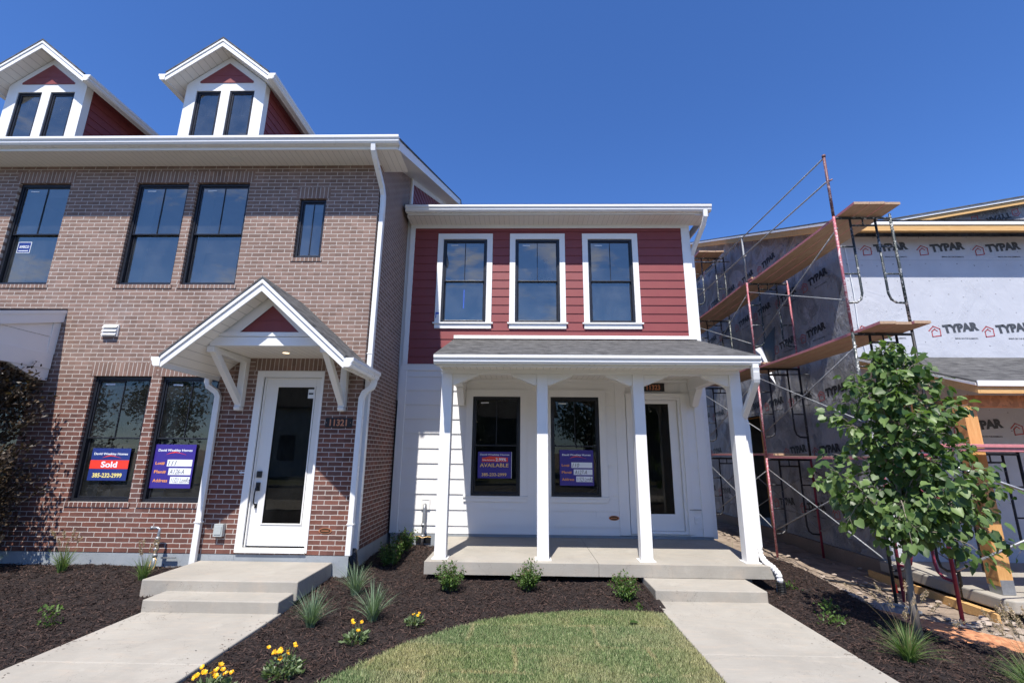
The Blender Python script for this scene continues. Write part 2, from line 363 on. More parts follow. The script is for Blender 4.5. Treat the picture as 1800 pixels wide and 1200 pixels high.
# ------------------------------------------------------------------ mesh builder
class MB:
    def __init__(s): s.v = []; s.f = []; s.mi = []; s.T = None; s.m = 0
    def add(s, vs, fs, m=None):
        o = len(s.v)
        if s.T is not None: vs = [tuple(s.T @ Vector(p)) for p in vs]
        s.v += [tuple(p) for p in vs]; s.f += [tuple(i + o for i in f) for f in fs]; s.mi += [s.m if m is None else m] * len(fs)
        return s
    def box(s, x0, x1, y0, y1, z0, z1, m=None):
        x0, x1 = sorted((x0, x1)); y0, y1 = sorted((y0, y1)); z0, z1 = sorted((z0, z1))
        return s.add([(x0, y0, z0), (x1, y0, z0), (x1, y1, z0), (x0, y1, z0), (x0, y0, z1), (x1, y0, z1), (x1, y1, z1), (x0, y1, z1)],
                     [(0, 3, 2, 1), (4, 5, 6, 7), (0, 1, 5, 4), (1, 2, 6, 5), (2, 3, 7, 6), (3, 0, 4, 7)], m)
    def poly(s, pts, m=None): return s.add(pts, [tuple(range(len(pts)))], m)
    def prism(s, prof, axis, a, b, m=None):
        # prof: 2D points in the plane across `axis`: x -> (y,z), y -> (x,z), z -> (x,y)
        def P(p, t): return {'x': (t, p[0], p[1]), 'y': (p[0], t, p[1]), 'z': (p[0], p[1], t)}[axis]
        n_ = len(prof); vs = [P(p, a) for p in prof] + [P(p, b) for p in prof]
        fs = [tuple(range(n_))[::-1], tuple(range(n_, 2 * n_))] + [(i, (i + 1) % n_, n_ + (i + 1) % n_, n_ + i) for i in range(n_)]
        return s.add(vs, fs, m)
    def tube(s, pts, r, n=8, m=None, cap=True, square=None):
        pts = [Vector(p) for p in pts]; rs = r if isinstance(r, (list, tuple)) else [r] * len(pts)
        vs = []; fs = []; up = None
        for i, p in enumerate(pts):
            d = (pts[min(i + 1, len(pts) - 1)] - pts[max(i - 1, 0)]).normalized()
            if up is None:
                up = Vector((0, 0, 1)) if abs(d.z) < .9 else Vector((0, 1, 0))
            side = d.cross(up).normalized(); up2 = side.cross(d).normalized(); up = up2
            if square:
                for a, b in ((-1, -1), (1, -1), (1, 1), (-1, 1)): vs.append(p + side * (a * square[0] / 2) + up2 * (b * square[1] / 2))
            else:
                for k in range(n):
                    t = 2 * math.pi * k / n; vs.append(p + side * (math.cos(t) * rs[i]) + up2 * (math.sin(t) * rs[i]))
        n = 4 if square else n
        for i in range(len(pts) - 1):
            for k in range(n): fs.append((i * n + k, i * n + (k + 1) % n, (i + 1) * n + (k + 1) % n, (i + 1) * n + k))
        if cap: fs += [tuple(range(n))[::-1], tuple(range((len(pts) - 1) * n, len(pts) * n))]
        return s.add(vs, fs, m)
    def ring(s, x0, x1, z0, z1, w, y0, y1, m=None):
        ws = w if isinstance(w, tuple) else (w, w, w, w)   # left right bottom top
        s.box(x0, x0 + ws[0], y0, y1, z0, z1, m); s.box(x1 - ws[1], x1, y0, y1, z0, z1, m)
        s.box(x0 + ws[0], x1 - ws[1], y0, y1, z0, z0 + ws[2], m); s.box(x0 + ws[0], x1 - ws[1], y0, y1, z1 - ws[3], z1, m); return s
    def wallface(s, x0, x1, z0, z1, y, holes, depth=0, m=None):
        # rectangle in XZ at y with rectangular openings, plus reveals `depth` deep
        xs = sorted({x0, x1, *[h[0] for h in holes], *[h[1] for h in holes]}); zs = sorted({z0, z1, *[h[2] for h in holes], *[h[3] for h in holes]})
        xs = [x for x in xs if x0 <= x <= x1]; zs = [z for z in zs if z0 <= z <= z1]
        for i in range(len(xs) - 1):
            for j in range(len(zs) - 1):
                cx, cz = (xs[i] + xs[i + 1]) / 2, (zs[j] + zs[j + 1]) / 2
                if any(h[0] < cx < h[1] and h[2] < cz < h[3] for h in holes): continue
                s.poly([(xs[i], y, zs[j]), (xs[i + 1], y, zs[j]), (xs[i + 1], y, zs[j + 1]), (xs[i], y, zs[j + 1])], m)
        if depth:
            for a, b, c, d in [h[:4] for h in holes]:
                s.poly([(a, y, c), (a, y, d), (a, y + depth, d), (a, y + depth, c)], m); s.poly([(b, y, c), (b, y + depth, c), (b, y + depth, d), (b, y, d)], m)
                s.poly([(a, y, c), (a, y + depth, c), (b, y + depth, c), (b, y, c)], m); s.poly([(a, y, d), (b, y, d), (b, y + depth, d), (a, y + depth, d)], m)
        return s
    def lap(s, x0, x1, z0, z1, y, expo, holes=(), lip=.013, start=None, m=None):
        z = z0 if start is None else start
        while z < z1 - 1e-4:
            za, zb = max(z, z0), min(z + expo, z1)
            if zb <= z0: z += expo; continue
            cuts = sorted({za, zb, *[c for h in holes for c in h[2:4] if za < c < zb]})
            for a, b in zip(cuts, cuts[1:]):
                hs = sorted([h for h in holes if h[2] < (a + b) / 2 < h[3]]); segs = []; c = x0
                for h in hs:
                    if h[0] > c: segs.append((c, min(h[0], x1)))
                    c = max(c, h[1])
                if c < x1: segs.append((c, x1))
                ya = y - lip * (1 - (a - z) / expo); yb = y - lip * (1 - (b - z) / expo)
                for p, q in segs:
                    s.poly([(p, ya, a), (q, ya, a), (q, yb, b), (p, yb, b)], m)
                    if abs(a - z) < 1e-5: s.poly([(p, y + .001, a), (q, y + .001, a), (q, ya, a), (p, ya, a)], m)
            z += expo
        return s
    def text(s, txt, width, height, origin, ux=(1, 0, 0), uz=(0, 0, 1), bold=0., m=None, thick=.002, tilt=0., shear=0., align='L'):
        cu = D.curves.new('lettering', 'FONT'); cu.body = txt; cu.size = 1; cu.offset = bold; cu.shear = shear; cu.fill_mode = 'BOTH'; cu.resolution_u = 3
        ob = D.objects.new('lettering', cu); COL.objects.link(ob)
        bpy.context.view_layer.update()
        me = D.meshes.new_from_object(ob.evaluated_get(bpy.context.evaluated_depsgraph_get()))
        D.objects.remove(ob); D.curves.remove(cu)
        vs = [Vector(q.co) for q in me.vertices]; fs = [tuple(p.vertices) for p in me.polygons]; D.meshes.remove(me)
        if not vs: return s
        x0, x1 = min(q.x for q in vs), max(q.x for q in vs); z0, z1 = min(q.y for q in vs), max(q.y for q in vs)
        kx = width / (x1 - x0); kz = height / (z1 - z0) if height else kx
        ux, uz, o = Vector(ux), Vector(uz), Vector(origin); out = []
        for q in vs:
            a = (q.x - x0) * kx - (width / 2 if align == 'C' else 0); b = (q.y - z0) * kz
            a, b = a * math.cos(tilt) - b * math.sin(tilt), a * math.sin(tilt) + b * math.cos(tilt)
            out.append(tuple(o + ux * a + uz * b))
        return s.add(out, fs, m)
    def stroke(s, pts, w_, origin, ux=(1, 0, 0), uz=(0, 0, 1), m=None):
        ux, uz, o = Vector(ux), Vector(uz), Vector(origin)
        for (a, b), (c, d) in zip(pts, pts[1:]):
            L = math.hypot(c - a, d - b) or 1; nx, nz = -(d - b) / L * w_ / 2, (c - a) / L * w_ / 2; ex, ez = (c - a) / L * w_ / 2, (d - b) / L * w_ / 2
            s.add([tuple(o + ux * p + uz * q) for p, q in ((a - ex + nx, b - ez + nz), (a - ex - nx, b - ez - nz), (c + ex - nx, d + ez - nz), (c + ex + nx, d + ez + nz))], [(0, 1, 2, 3)], m)
        return s
    def build(s, name, mats, parent=None, bevel=0, smooth=False, world=True):
        me = D.meshes.new(name); me.from_pydata(s.v, [], s.f)
        mats = mats if isinstance(mats, (list, tuple)) else [mats]
        for q in mats: me.materials.append(M[q] if isinstance(q, str) else q)
        if any(s.mi): me.polygons.foreach_set('material_index', s.mi)
        if smooth: me.polygons.foreach_set('use_smooth', [True] * len(s.f))
        me.update()
        return link(name, me, parent, bevel, world)

def link(name, me, parent=None, bevel=0, world=True):
    o = D.objects.new(name, me); COL.objects.link(o)
    if parent is not None:
        o.parent = parent
        if world and parent.parent is None and parent.type == 'EMPTY': o.location = -parent.location
    if bevel:
        b = o.modifiers.new('edge', 'BEVEL'); b.width = bevel; b.segments = 2; b.limit_method = 'ANGLE'; b.angle_limit = R(40)
    return o
def npmesh(name, verts, faces, mats, parent=None, rnd=None, world=True, smooth=False):
    """verts (n,3), faces (m,k) arrays, rnd one value per vertex"""
    me = D.meshes.new(name); n_, k = faces.shape
    me.vertices.add(len(verts)); me.vertices.foreach_set('co', np.asarray(verts, np.float32).ravel())
    me.loops.add(n_ * k); me.loops.foreach_set('vertex_index', faces.astype(np.int32).ravel())
    me.polygons.add(n_); me.polygons.foreach_set('loop_start', np.arange(0, n_ * k, k, dtype=np.int32)); me.polygons.foreach_set('loop_total', np.full(n_, k, np.int32))
    if smooth: me.polygons.foreach_set('use_smooth', np.ones(n_, bool))
    me.materials.append(M[mats]); me.update(calc_edges=True); me.validate()
    if rnd is not None:
        at = me.attributes.new('rnd', 'FLOAT', 'POINT'); at.data.foreach_set('value', np.asarray(rnd, np.float32))
    return link(name, me, parent, 0, world)
def thing(name, label, cat, loc=(0, 0, 0), group=None):
    o = D.objects.new(name, None); COL.objects.link(o); o.location = loc; return tag(o, label, cat, group)
def tag(o, label, cat, group=None):
    o['label'] = label; o['category'] = cat
    if group: o['group'] = group
    return o
def struct(o, kind='structure'): o['kind'] = kind; return o
def dup(root, loc, rotz=0, label=None, scale=1.0):
    r = root.copy(); COL.objects.link(r); r.location = loc; r.rotation_euler = (0, 0, rotz); r.scale = (scale,) * 3
    if label: r['label'] = label
    for ch in list(root.children):
        c = ch.copy(); COL.objects.link(c); c.parent = r
        for g in ch.children:
            d = g.copy(); COL.objects.link(d); d.parent = c
    return r
# ------------------------------------------------------------------ brick townhouse
YB, XC = 7.13, -2.456
H1 = thing('brick_townhouse', 'brown and red brick townhouse row with white eaves and two dormers', 'townhouse', (-9, YB, -1.65))

def window(parent, x0, x1, z0, z1, y, gl='glass', split=True, muntin=True, sticker=True, room=True, fw=.045, label=None):
    b = MB(); b.ring(x0, x1, z0, z1, fw, y, y + .09)
    zm = (z0 + z1) / 2
    a0, a1 = x0 + fw + .001, x1 - fw - .001
    panes = []
    if split:
        b.ring(a0, a1, zm - .018, z1 - fw - .001, .022, y + .018, y + .045)        # upper sash
        b.ring(a0, a1, z0 + fw + .001, zm + .016, .026, y + .052, y + .078)        # lower sash
        if muntin: b.box((x0 + x1) / 2 - .007, (x0 + x1) / 2 + .007, y + .021, y + .029, zm + .006, z1 - fw - .022)
        panes = [(a0 + .02, a1 - .02, zm, z1 - fw - .02, y + .032), (a0 + .024, a1 - .024, z0 + fw + .024, zm - .005, y + .065)]
    else:
        if muntin: b.box((x0 + x1) / 2 - .007, (x0 + x1) / 2 + .007, y + .021, y + .029, z0 + fw, z1 - fw)
        b.ring(a0, a1, z0 + fw + .001, z1 - fw - .001, .02, y + .02, y + .045)
        panes = [(a0 + .018, a1 - .018, z0 + fw + .018, z1 - fw - .018, y + .032)]
    wdw = b.build('window', 'black', parent, .003)
    if label: wdw['label'] = label
    for p in panes:
        g = MB(); tl = random.uniform(-.002, .002)
        g.poly([(p[0], p[4], p[2]), (p[1], p[4] + tl, p[2]), (p[1], p[4], p[3]), (p[0], p[4] + tl, p[3])]); g.build('pane', gl, wdw)
    if sticker:
        g = MB(); g.T = Matrix.Translation((x0 + .15, y + .028, z1 - fw - .085)) @ Matrix.Rotation(R(random.uniform(-3, 5)), 4, 'Y')
        g.box(0, .15, 0, .001, 0, .022); g.build('label_sticker', 'label', wdw)
    if room:
        g = MB()   # plastered jamb returns behind the frame
        for q in ([(x0, z0), (x0, z1)], [(x1, z0), (x1, z1)]):
            g.box(q[0][0] - .005, q[0][0] + .005, y + .092, y + .42, z0, z1)
        g.box(x0 + .006, x1 - .006, y + .092, y + .42, z1 - .006, z1 + .004); g.box(x0 + .006, x1 - .006, y + .092, y + .42, z0 - .004, z0 + .006)
        g.build('window_return', 'jamb', wdw)
    return wdw

UW = [(-8.73, -7.815, 2.63, 4.48), (-6.66, -5.745, 2.63, 4.48), (-5.60, -4.685, 2.63, 4.48)]
SW = (-3.79, -3.335, 3.10, 4.17)
LW = [(-6.68, -5.765, -.74, 1.12), (-5.605, -4.69, -.74, 1.12)]
FW = [(-8.60, -7.66, -.75, 1.11), (-11.4, -10.48, 2.63, 4.48), (-10.2, -9.6, -1.3, 1.11)]
DOOR = (-4.10, -3.055, -1.395, 1.215)
holes = UW + [SW] + LW + FW + [DOOR]
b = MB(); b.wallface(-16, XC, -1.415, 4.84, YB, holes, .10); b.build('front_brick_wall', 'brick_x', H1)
# side wall, pentagon up to the roof slope; brick in front, red siding behind
SL = .4226
rz = lambda y: 4.93 + SL * (y - 6.60)          # roof top surface
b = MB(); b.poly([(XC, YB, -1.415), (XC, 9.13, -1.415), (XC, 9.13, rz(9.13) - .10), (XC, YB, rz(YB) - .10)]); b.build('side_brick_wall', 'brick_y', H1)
b = MB(); b.box(XC - .12, XC + .035, 9.135, 9.26, 1.0, rz(9.13) - .14); b.build('corner_board', 'trim', H1, .004)
b = MB(); RY = 13.5
z = 4.6
while z < rz(RY):
    y0 = max(9.26, 6.60 + (z + .10 + .05 - 4.93) / SL)
    y0b = max(9.26, 6.60 + (z + .15 + .10 + .05 - 4.93) / SL)
    b.poly([(XC + .014, y0, z), (XC + .014, 17, z), (XC + .001, 17, z + .152), (XC + .001, y0b, z + .152)]); b.poly([(XC, y0, z), (XC, 17, z), (XC + .014, 17, z), (XC + .014, y0, z)]); z += .152
b.prism([(9.26, rz(9.26) - .30), (RY, rz(RY) - .30), (RY, rz(RY) - .12), (9.26, rz(9.26) - .12)], 'x', XC, XC + .03, 1)
b.build('upper_siding', ['rsid', 'trim'], H1)
b = MB(); b.box(-16, XC + .0, 7.165, 17.0, -2.2, -1.419); b.box(-3.05, XC, 7.135, 7.163, -2.2, -1.421); b.box(-16, -4.1, 7.135, 7.163, -2.2, -1.421)
b.box(-4.098, -3.052, 7.137, 7.164, -2.2, -1.40); b.build('foundation', 'found', H1)
b = MB(); b.box(XC - .3, XC - .012, 7.5, 17, -1.4, 4.6); b.box(-16, XC, 17, 17.2, -1.41, 4.9); b.box(-16.2, -16, YB, 17.2, -1.41, 4.9); b.build('party_wall', 'rdark', H1)
# rooms behind the windows
b = MB()
def roombox(b, x0, x1, y0, y1, z0, z1):
    b.poly([(x0, y1, z0), (x1, y1, z0), (x1, y1, z1), (x0, y1, z1)]); b.poly([(x0, y0, z0), (x0, y1, z0), (x0, y1, z1), (x0, y0, z1)]); b.poly([(x1, y0, z0), (x1, y1, z0), (x1, y1, z1), (x1, y0, z1)])
    b.poly([(x0, y0, z1), (x1, y0, z1), (x1, y1, z1), (x0, y1, z1)]); b.poly([(x0, y0, z0), (x1, y0, z0), (x1, y1, z0), (x0, y1, z0)])
roombox(b, -9.3, -4.4, 7.31, 10.4, 2.0, 4.62); roombox(b, -4.3, -2.8, 7.31, 9.4, 2.0, 4.62); roombox(b, -15, -9.4, 7.31, 10.4, 2.0, 4.62)
b.build('upstairs_room', 'room', H1)
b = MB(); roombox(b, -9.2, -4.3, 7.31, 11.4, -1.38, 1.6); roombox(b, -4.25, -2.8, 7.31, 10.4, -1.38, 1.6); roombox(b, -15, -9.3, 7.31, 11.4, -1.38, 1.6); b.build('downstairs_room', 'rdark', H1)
for i, wd in enumerate(UW): window(H1, *wd, YB + .045, 'glass_up')
window(H1, *FW[1], YB + .045, 'glass_up')
window(H1, *SW, YB + .045, 'glass_up', split=False, sticker=False, label='small narrow upstairs window')
for wd in LW: window(H1, *wd, YB + .045, 'glass')
window(H1, *FW[0], YB + .045, 'glass', sticker=False); window(H1, *FW[2], YB + .045, 'glass', sticker=False, split=False)
# upright brick heads and rowlock sills, proud of the wall by 4 mm
for x0, x1, z0, z1 in UW + [SW] + LW + FW[:2] + [(-4.10, -3.05, 0, 1.221)]:
    b = MB(); b.box(x0 - .06, x1 + .06, YB - .004, YB + .01, z1 + .004, z1 + .212); b.build('upright_brick_head', 'soldier', H1)
for x0, x1, z0, z1 in UW + [SW] + LW + FW[:2]:
    b = MB(); b.box(x0 - .03, x1 + .03, YB - .012, YB + .012, z0 - .066, z0 - .004); b.build('brick_sill', 'soldier', H1)
# eave: soffit, fascia, gutter
b = MB(); b.poly([(-16, 6.69, 4.80), (-2.03, 6.69, 4.80), (-2.03, YB + .2, 4.80), (-16, YB + .2, 4.80)]); b.build('eave_soffit', 'soff_x', H1)
b = MB(); b.box(-4.92, -4.78, 6.86, 7.0, 4.785, 4.799); b.build('soffit_light', 'cream', H1, .003)
b = MB(); b.box(-16, -2.03, 6.66, 6.69, 4.78, 4.95); b.build('fascia', 'trim', H1, .003)
GP = lambda y, z, k=1.: [(y, z), (y, z + .125 * k), (y - .012, z + .125 * k), (y - .012, z + .004), (y - .075, z + .004), (y - .095, z + .035), (y - .095, z + .06), (y - .118, z + .09), (y - .118, z + .125 * k), (y - .127, z + .125 * k), (y - .127, z + .085), (y - .104, z + .055), (y - .104, z + .03), (y - .08, z)]
def gutter_x(b, x0, x1, y, z):
    b.prism(GP(y, z), 'x', x0, x1); b.prism([(y, z), (y, z + .12), (y - .118, z + .12), (y - .118, z + .09), (y - .095, z + .05), (y - .078, z)], 'x', x0 - .002, x0 + .001); b.prism([(y, z), (y, z + .12), (y - .118, z + .12), (y - .118, z + .09), (y - .095, z + .05), (y - .078, z)], 'x', x1 - .001, x1 + .002)
b = MB(); gutter_x(b, -16, -2.01, 6.70 - .042, 4.832); b.build('gutter', 'alu', H1)
# roof with rake overhang on the right
b = MB(); b.prism([(6.62, rz(6.62) - .03), (RY, rz(RY) - .03), (RY, rz(RY)), (6.58, rz(6.58))], 'x', -16.2, -1.995)
b.prism([(RY, rz(RY) - .03), (20.4, rz(6.6) - .03), (20.4, rz(6.6)), (RY, rz(RY))], 'x', -16.2, -1.995); b.build('roof', 'sh_x', H1)
b = MB(); b.prism([(6.66, rz(6.66) - .20), (RY, rz(RY) - .20), (RY, rz(RY) - .032), (6.66, rz(6.66) - .032)], 'x', -2.045, -2.01); b.build('rake_board', 'trim', H1, .003)
b = MB(); b.poly([(XC - .05, YB - .0, 4.80), (-2.046, YB - .0, 4.80), (-2.046, YB + .0, 4.801), (XC - .05, YB, 4.801)])
b.prism([(6.70, rz(6.70) - .185), (RY, rz(RY) - .185), (RY, rz(RY) - .165), (6.70, rz(6.70) - .165)], 'x', XC + .002, -2.046); b.build('rake_soffit', 'soff_y', H1)
# downspout down the side-wall corner, corrugated black boot at its foot
b = MB(); b.tube([(-2.425, 6.62, 4.86), (-2.425, 6.64, 4.74), (-2.42, 6.72, 4.66), (-2.405, 7.13, 4.38), (-2.402, 7.21, 4.27), (-2.402, 7.225, 4.1), (-2.402, 7.225, -1.36)], 1, square=(.075, .10))
for z in (3.9, 1.5, -1.0): b.box(-2.455, -2.36, 7.17, 7.28, z, z + .02)
b.build('downspout', 'alu', H1, .006)
b = MB(); pts = []; 
for i in range(34):
    t = i / 33; pts.append((-2.41 + .02 * t, 7.14 + .08 * math.sin(t * 2), -1.34 - .36 * t))
b.tube(pts, [.062 if i % 2 else .05 for i in range(34)], 14); b.tube([(-2.40, 7.23, -1.5), (-2.36, 7.27, -1.72)], .05, 12); b.build('drain_boot', 'bmetal', H1)
# dormers
def dormer(cx, y0):
    hw = .74; zt = 6.68; zp = 7.45 + .0; ye = y0 - .28; rp = .80   # half width, eave, overhang line
    zb = rz(y0) - .35; ov = .22
    ze = lambda x: 7.40 - rp * abs(x - cx)
    b = MB()
    wl, wr = (cx - .60, cx - .06), (cx + .06, cx + .60)
    win = [(cx - .555, cx - .085, 5.45, 6.62), (cx + .085, cx + .555, 5.45, 6.62)]
    b.wallface(cx - hw, cx + hw, zb, 6.70, y0, win, .08)
    # gable band above the windows with the red triangle let in
    b.poly([(cx - hw, y0, 6.70), (cx + hw, y0, 6.70), (cx + hw, y0, ze(cx + hw) - .02), (cx, y0, ze(cx) - .02), (cx - hw, y0, ze(cx - hw) - .02)])
    for sgn in (-1, 1):
        x = cx + sgn * hw; b.poly([(x, y0, zb), (x, y0 + .32, zb), (x, y0 + .32, 6.80), (x, y0, 6.80)])
        b.box(min(x, x + sgn * .02), max(x, x + sgn * .02), y0 - .0, y0 + .14, zb, 6.76)
    dm = b.build('dormer', 'trim', H1)
    b = MB()
    for sgn in (-1, 1):
        x = cx + sgn * hw; z = 5.0
        while z < 6.78:
            y1 = 6.60 + (z + .0 - 4.93) / SL + .6; b.poly([(x + sgn * .012, y0 + .14, z), (x + sgn * .012, y1 + .4, z), (x, y1 + .4, z + .152), (x, y0 + .14, z + .152)])
            b.poly([(x, y0 + .14, z), (x, y1 + .4, z), (x + sgn * .012, y1 + .4, z), (x + sgn * .012, y0 + .14, z)]); z += .152
    b.build('cheek_siding', 'rsid', dm)
    b = MB(); tz, tp, tw = 6.79, 7.23, .51
    b.prism([(cx - tw, tz), (cx + tw, tz), (cx + tw, tz + .035), (cx, tp), (cx - tw, tz + .035)], 'y', y0 - .012, y0 - .001)
    b.box(cx - .30, cx + .30, y0 - .016, y0 - .011, tz + .155, tz + .161); b.build('gable_panel', 'rsid', dm)
    for a in win:
        g = MB(); g.ring(*a, .03, y0 + .015, y0 + .075); g.ring(a[0] + .031, a[1] - .031, a[2] + .031, a[3] - .031, .028, y0 + .03, y0 + .06)
        zm = (a[2] + a[3]) / 2 + .08; g.box((a[0] + a[1]) / 2 - .006, (a[0] + a[1]) / 2 + .006, y0 + .052, y0 + .058, zm, a[3] - .06); g.box(a[0] + .06, a[1] - .06, y0 + .052, y0 + .058, zm - .012, zm)
        g.build('dormer_window', 'black', dm, .002)
        g = MB(); g.poly([(a[0] + .05, y0 + .045, a[2] + .05), (a[1] - .05, y0 + .045, a[2] + .05), (a[1] - .05, y0 + .045, a[3] - .05), (a[0] + .05, y0 + .045, a[3] - .05)]); g.build('dormer_pane', 'glass_up', dm)
    g = MB(); roombox(g, cx - hw + .02, cx + hw - .02, y0 + .09, y0 + 1.1, 5.42, 6.69); g.build('dormer_room', 'rdark', dm)
    # roof: two slabs, rake boards, soffits, side gutters
    yr = y0 + 3.4; X = hw + ov
    b = MB()
    for sgn in (-1, 1):
        pr = [(cx, ze(cx) + .15), (cx + sgn * X, ze(cx + X) + .15), (cx + sgn * X, ze(cx + X) + .12), (cx, ze(cx) + .12)]
        b.prism(pr, 'y', ye - .02, yr)
    b.build('dormer_roof', 'sh_y', dm)
    b = MB()
    for sgn in (-1, 1):
        b.prism([(cx, ze(cx) + .118), (cx + sgn * X, ze(cx + X) + .118), (cx + sgn * X, ze(cx + X) - .03), (cx, ze(cx) - .04)], 'y', ye, ye + .022)
        b.prism([(cx, ze(cx) + .118), (cx + sgn * X, ze(cx + X) + .118), (cx + sgn * X, ze(cx + X) + .065), (cx, ze(cx) + .063)], 'y', ye - .014, ye - .001)
        b.box(cx + sgn * (X - .02), cx + sgn * X, ye + .023, yr, ze(cx + X) - .02, ze(cx + X) + .115)
    b.build('dormer_rake_board', 'trim', dm, .003)
    b = MB()
    for sgn in (-1, 1):
        b.prism([(cx, ze(cx) - .005), (cx + sgn * (X - .021), ze(cx + X - .021) - .005), (cx + sgn * (X - .021), ze(cx + X - .021) + .005), (cx, ze(cx) + .005)], 'y', ye + .023, yr)
    b.build('dormer_soffit', 'soff_x', dm)
    for sgn in (-1, 1):
        b = MB(); g0 = cx + sgn * X; pr = [(g0 + sgn * (6.7 - p[0]), p[1]) for p in GP(6.7, ze(cx + X) - .015)]
        pr2 = [(g0 + sgn * q, ze(cx + X) - .015 + zz) for q, zz in ((0, 0), (0, .12), (.118, .12), (.118, .09), (.09, .04), (.075, 0))]
        b.prism(pr, 'y', ye - .01, yr); b.prism(pr2, 'y', ye - .013, ye - .008)
        b.build('dormer_gutter', 'alu', dm)
dormer(-5.64, 7.45); dormer(-9.10, 7.45)
# door
x0, x1, z0, z1 = DOOR
b = MB(); b.ring(x0, x1, z0, z1, (.105, .035, .065, .095), YB - .012, YB + .02)
b.ring(x0 + .106, x1 - .036, z0 + .066, z1 - .096, (.02, .02, .0, .02), YB + .03, YB + .16); b.box(x0 + .02, x1 - .02, YB - .03, YB + .09, z0 - .0, z0 + .03); b.build('door_frame', 'white', H1, .004)
dx0, dx1, dz0, dz1 = -3.975, -3.09, -1.318, 1.115; gx0, gx1, gz0, gz1 = -3.805, -3.20, -1.03, .995
b = MB(); b.ring(dx0, dx1, dz0, dz1, (gx0 - dx0, dx1 - gx1, gz0 - dz0, dz1 - gz1), YB + .065, YB + .105); b.ring(gx0 - .0, gx1 + .0, gz0, gz1, .022, YB + .055, YB + .0645)
dr = b.build('front_door', 'cream', H1, .004)
g = MB(); g.poly([(gx0, YB + .085, gz0), (gx1, YB + .085, gz0), (gx1, YB + .085, gz1), (gx0, YB + .085, gz1)]); g.build('door_glass', 'glass_d', dr)
g = MB(); g.box(gx1 - .12, gx1 - .03, YB + .078, YB + .080, gz1 - .19, gz1 - .05, 0); g.box(gx1 - .11, gx1 - .04, YB + .0765, YB + .0775, gz1 - .13, gz1 - .105, 1); g.build('glass_sticker', ['label', 'ink'], dr)
g = MB(); hx = dx0 + .07; g.box(hx - .035, hx + .035, YB + .035, YB + .064, -.37, -.28); g.box(hx - .03, hx + .03, YB + .04, YB + .064, -.56, -.44)
g.tube([(hx, YB + .05, -.50), (hx, YB + .0, -.52), (hx - .004, YB - .012, -.6), (hx - .004, YB - .01, -.72), (hx, YB + .04, -.76), (hx, YB + .06, -.77)], .011, 8); g.box(hx - .018, hx + .018, YB + .05, YB + .064, -.80, -.74); g.build('door_handle', 'bmetal', dr, .006)
# wall fittings
b = MB(); b.box(-2.97, -2.565, YB - .02, YB - .001, .365, .505); pq = b.build('house_number_plaque', 'plaque', H1, .004)
g = MB(); g.text('11321', .26, .10, (-2.90, YB - .0225, .385), bold=.03); g.box(-2.955, -2.945, YB - .0225, YB - .0205, .43, .44); g.box(-2.59, -2.58, YB - .0225, YB - .0205, .43, .44); g.build('numerals', 'copper', pq)
b = MB(); b.box(-4.40, -4.27, YB - .07, YB - .001, -1.18, -1.01); b.box(-4.385, -4.285, YB - .078, YB - .071, -1.15, -1.04); b.build('outlet_cover', 'plast', H1, .012)
def ovalp(parent, cx, cz, y, a=.095, h=.042):
    b = MB()
    for k, (q, d) in enumerate(((1, .008), (.82, .010))):
        pr = [(cx + a * q * math.cos(t * math.pi / 12), cz + h * q * math.sin(t * math.pi / 12)) for t in range(24)]; b.prism(pr, 'y', y - d, y - (.001 if k == 0 else .0082), k)
    b.box(cx - .055, cx + .055, y - .0125, y - .0105, cz - .006, cz + .006, 0)
    b.build('oval_builder_plate', ['copper', 'bronze'], parent)
ovalp(H1, -2.82, -1.09, YB)
b = MB(); b.box(-6.68, -6.43, YB - .03, YB - .001, 1.75, 1.94)
for k in range(3):
    z = 1.765 + k * .06; b.prism([(YB - .032, z + .052), (YB - .065, z + .004), (YB - .06, z), (YB - .031, z + .045)], 'x', -6.67, -6.44)
b.build('wall_vent', 'white', H1, .002)
b = MB(); b.box(-4.18, -4.10 + -.002, YB - .004, YB - .001, -.31, -.29); b.build('name_strip', 'label', H1)
# gabled door canopy
cx = -3.51; ye, yb = 5.92, YB - .001; k = .885; X = 1.20; pk = 2.16
ze = lambda x: pk - k * abs(x - cx)
b = MB()
for s_ in (-1, 1):
    b.prism([(cx, ze(cx) + .14), (cx + s_ * (X + .02), ze(cx + X + .02) + .14), (cx + s_ * (X + .02), ze(cx + X + .02) + .11), (cx, ze(cx) + .11)], 'y', ye - .025, yb)
cn = b.build('canopy_roof', 'sh_y', H1)
b = MB()
for s_ in (-1, 1):
    b.prism([(cx, ze(cx) + .108), (cx + s_ * X, ze(cx + X) + .108), (cx + s_ * X, ze(cx + X) - .05), (cx, ze(cx) - .065)], 'y', ye, ye + .03)
    b.prism([(cx, ze(cx) + .108), (cx + s_ * X, ze(cx + X) + .108), (cx + s_ * X, ze(cx + X) + .05), (cx, ze(cx) + .045)], 'y', ye - .018, ye - .001)
    b.box(cx + s_ * (X - .02), cx + s_ * X, ye + .031, yb, ze(cx + X) - .045, ze(cx + X) + .1)
b.build('canopy_rake_board', 'trim', cn, .003)
b = MB()
for s_ in (-1, 1):
    xa, xb = cx + s_ * .0, cx + s_ * (X - .021)
    b.prism([(xa, ze(xa) - .002), (xb, ze(xb) - .002), (xb, ze(xb) + .008), (xa, ze(xa) + .008)], 'y', ye + .031, ye + .30)
    xa = cx + s_ * .80; b.prism([(xa, ze(xa) - .002), (xb, ze(xb) - .002), (xb, ze(xb) + .008), (xa, ze(xa) + .008)], 'y', ye + .301, yb)
b.build('canopy_soffit', 'soff_x', cn)
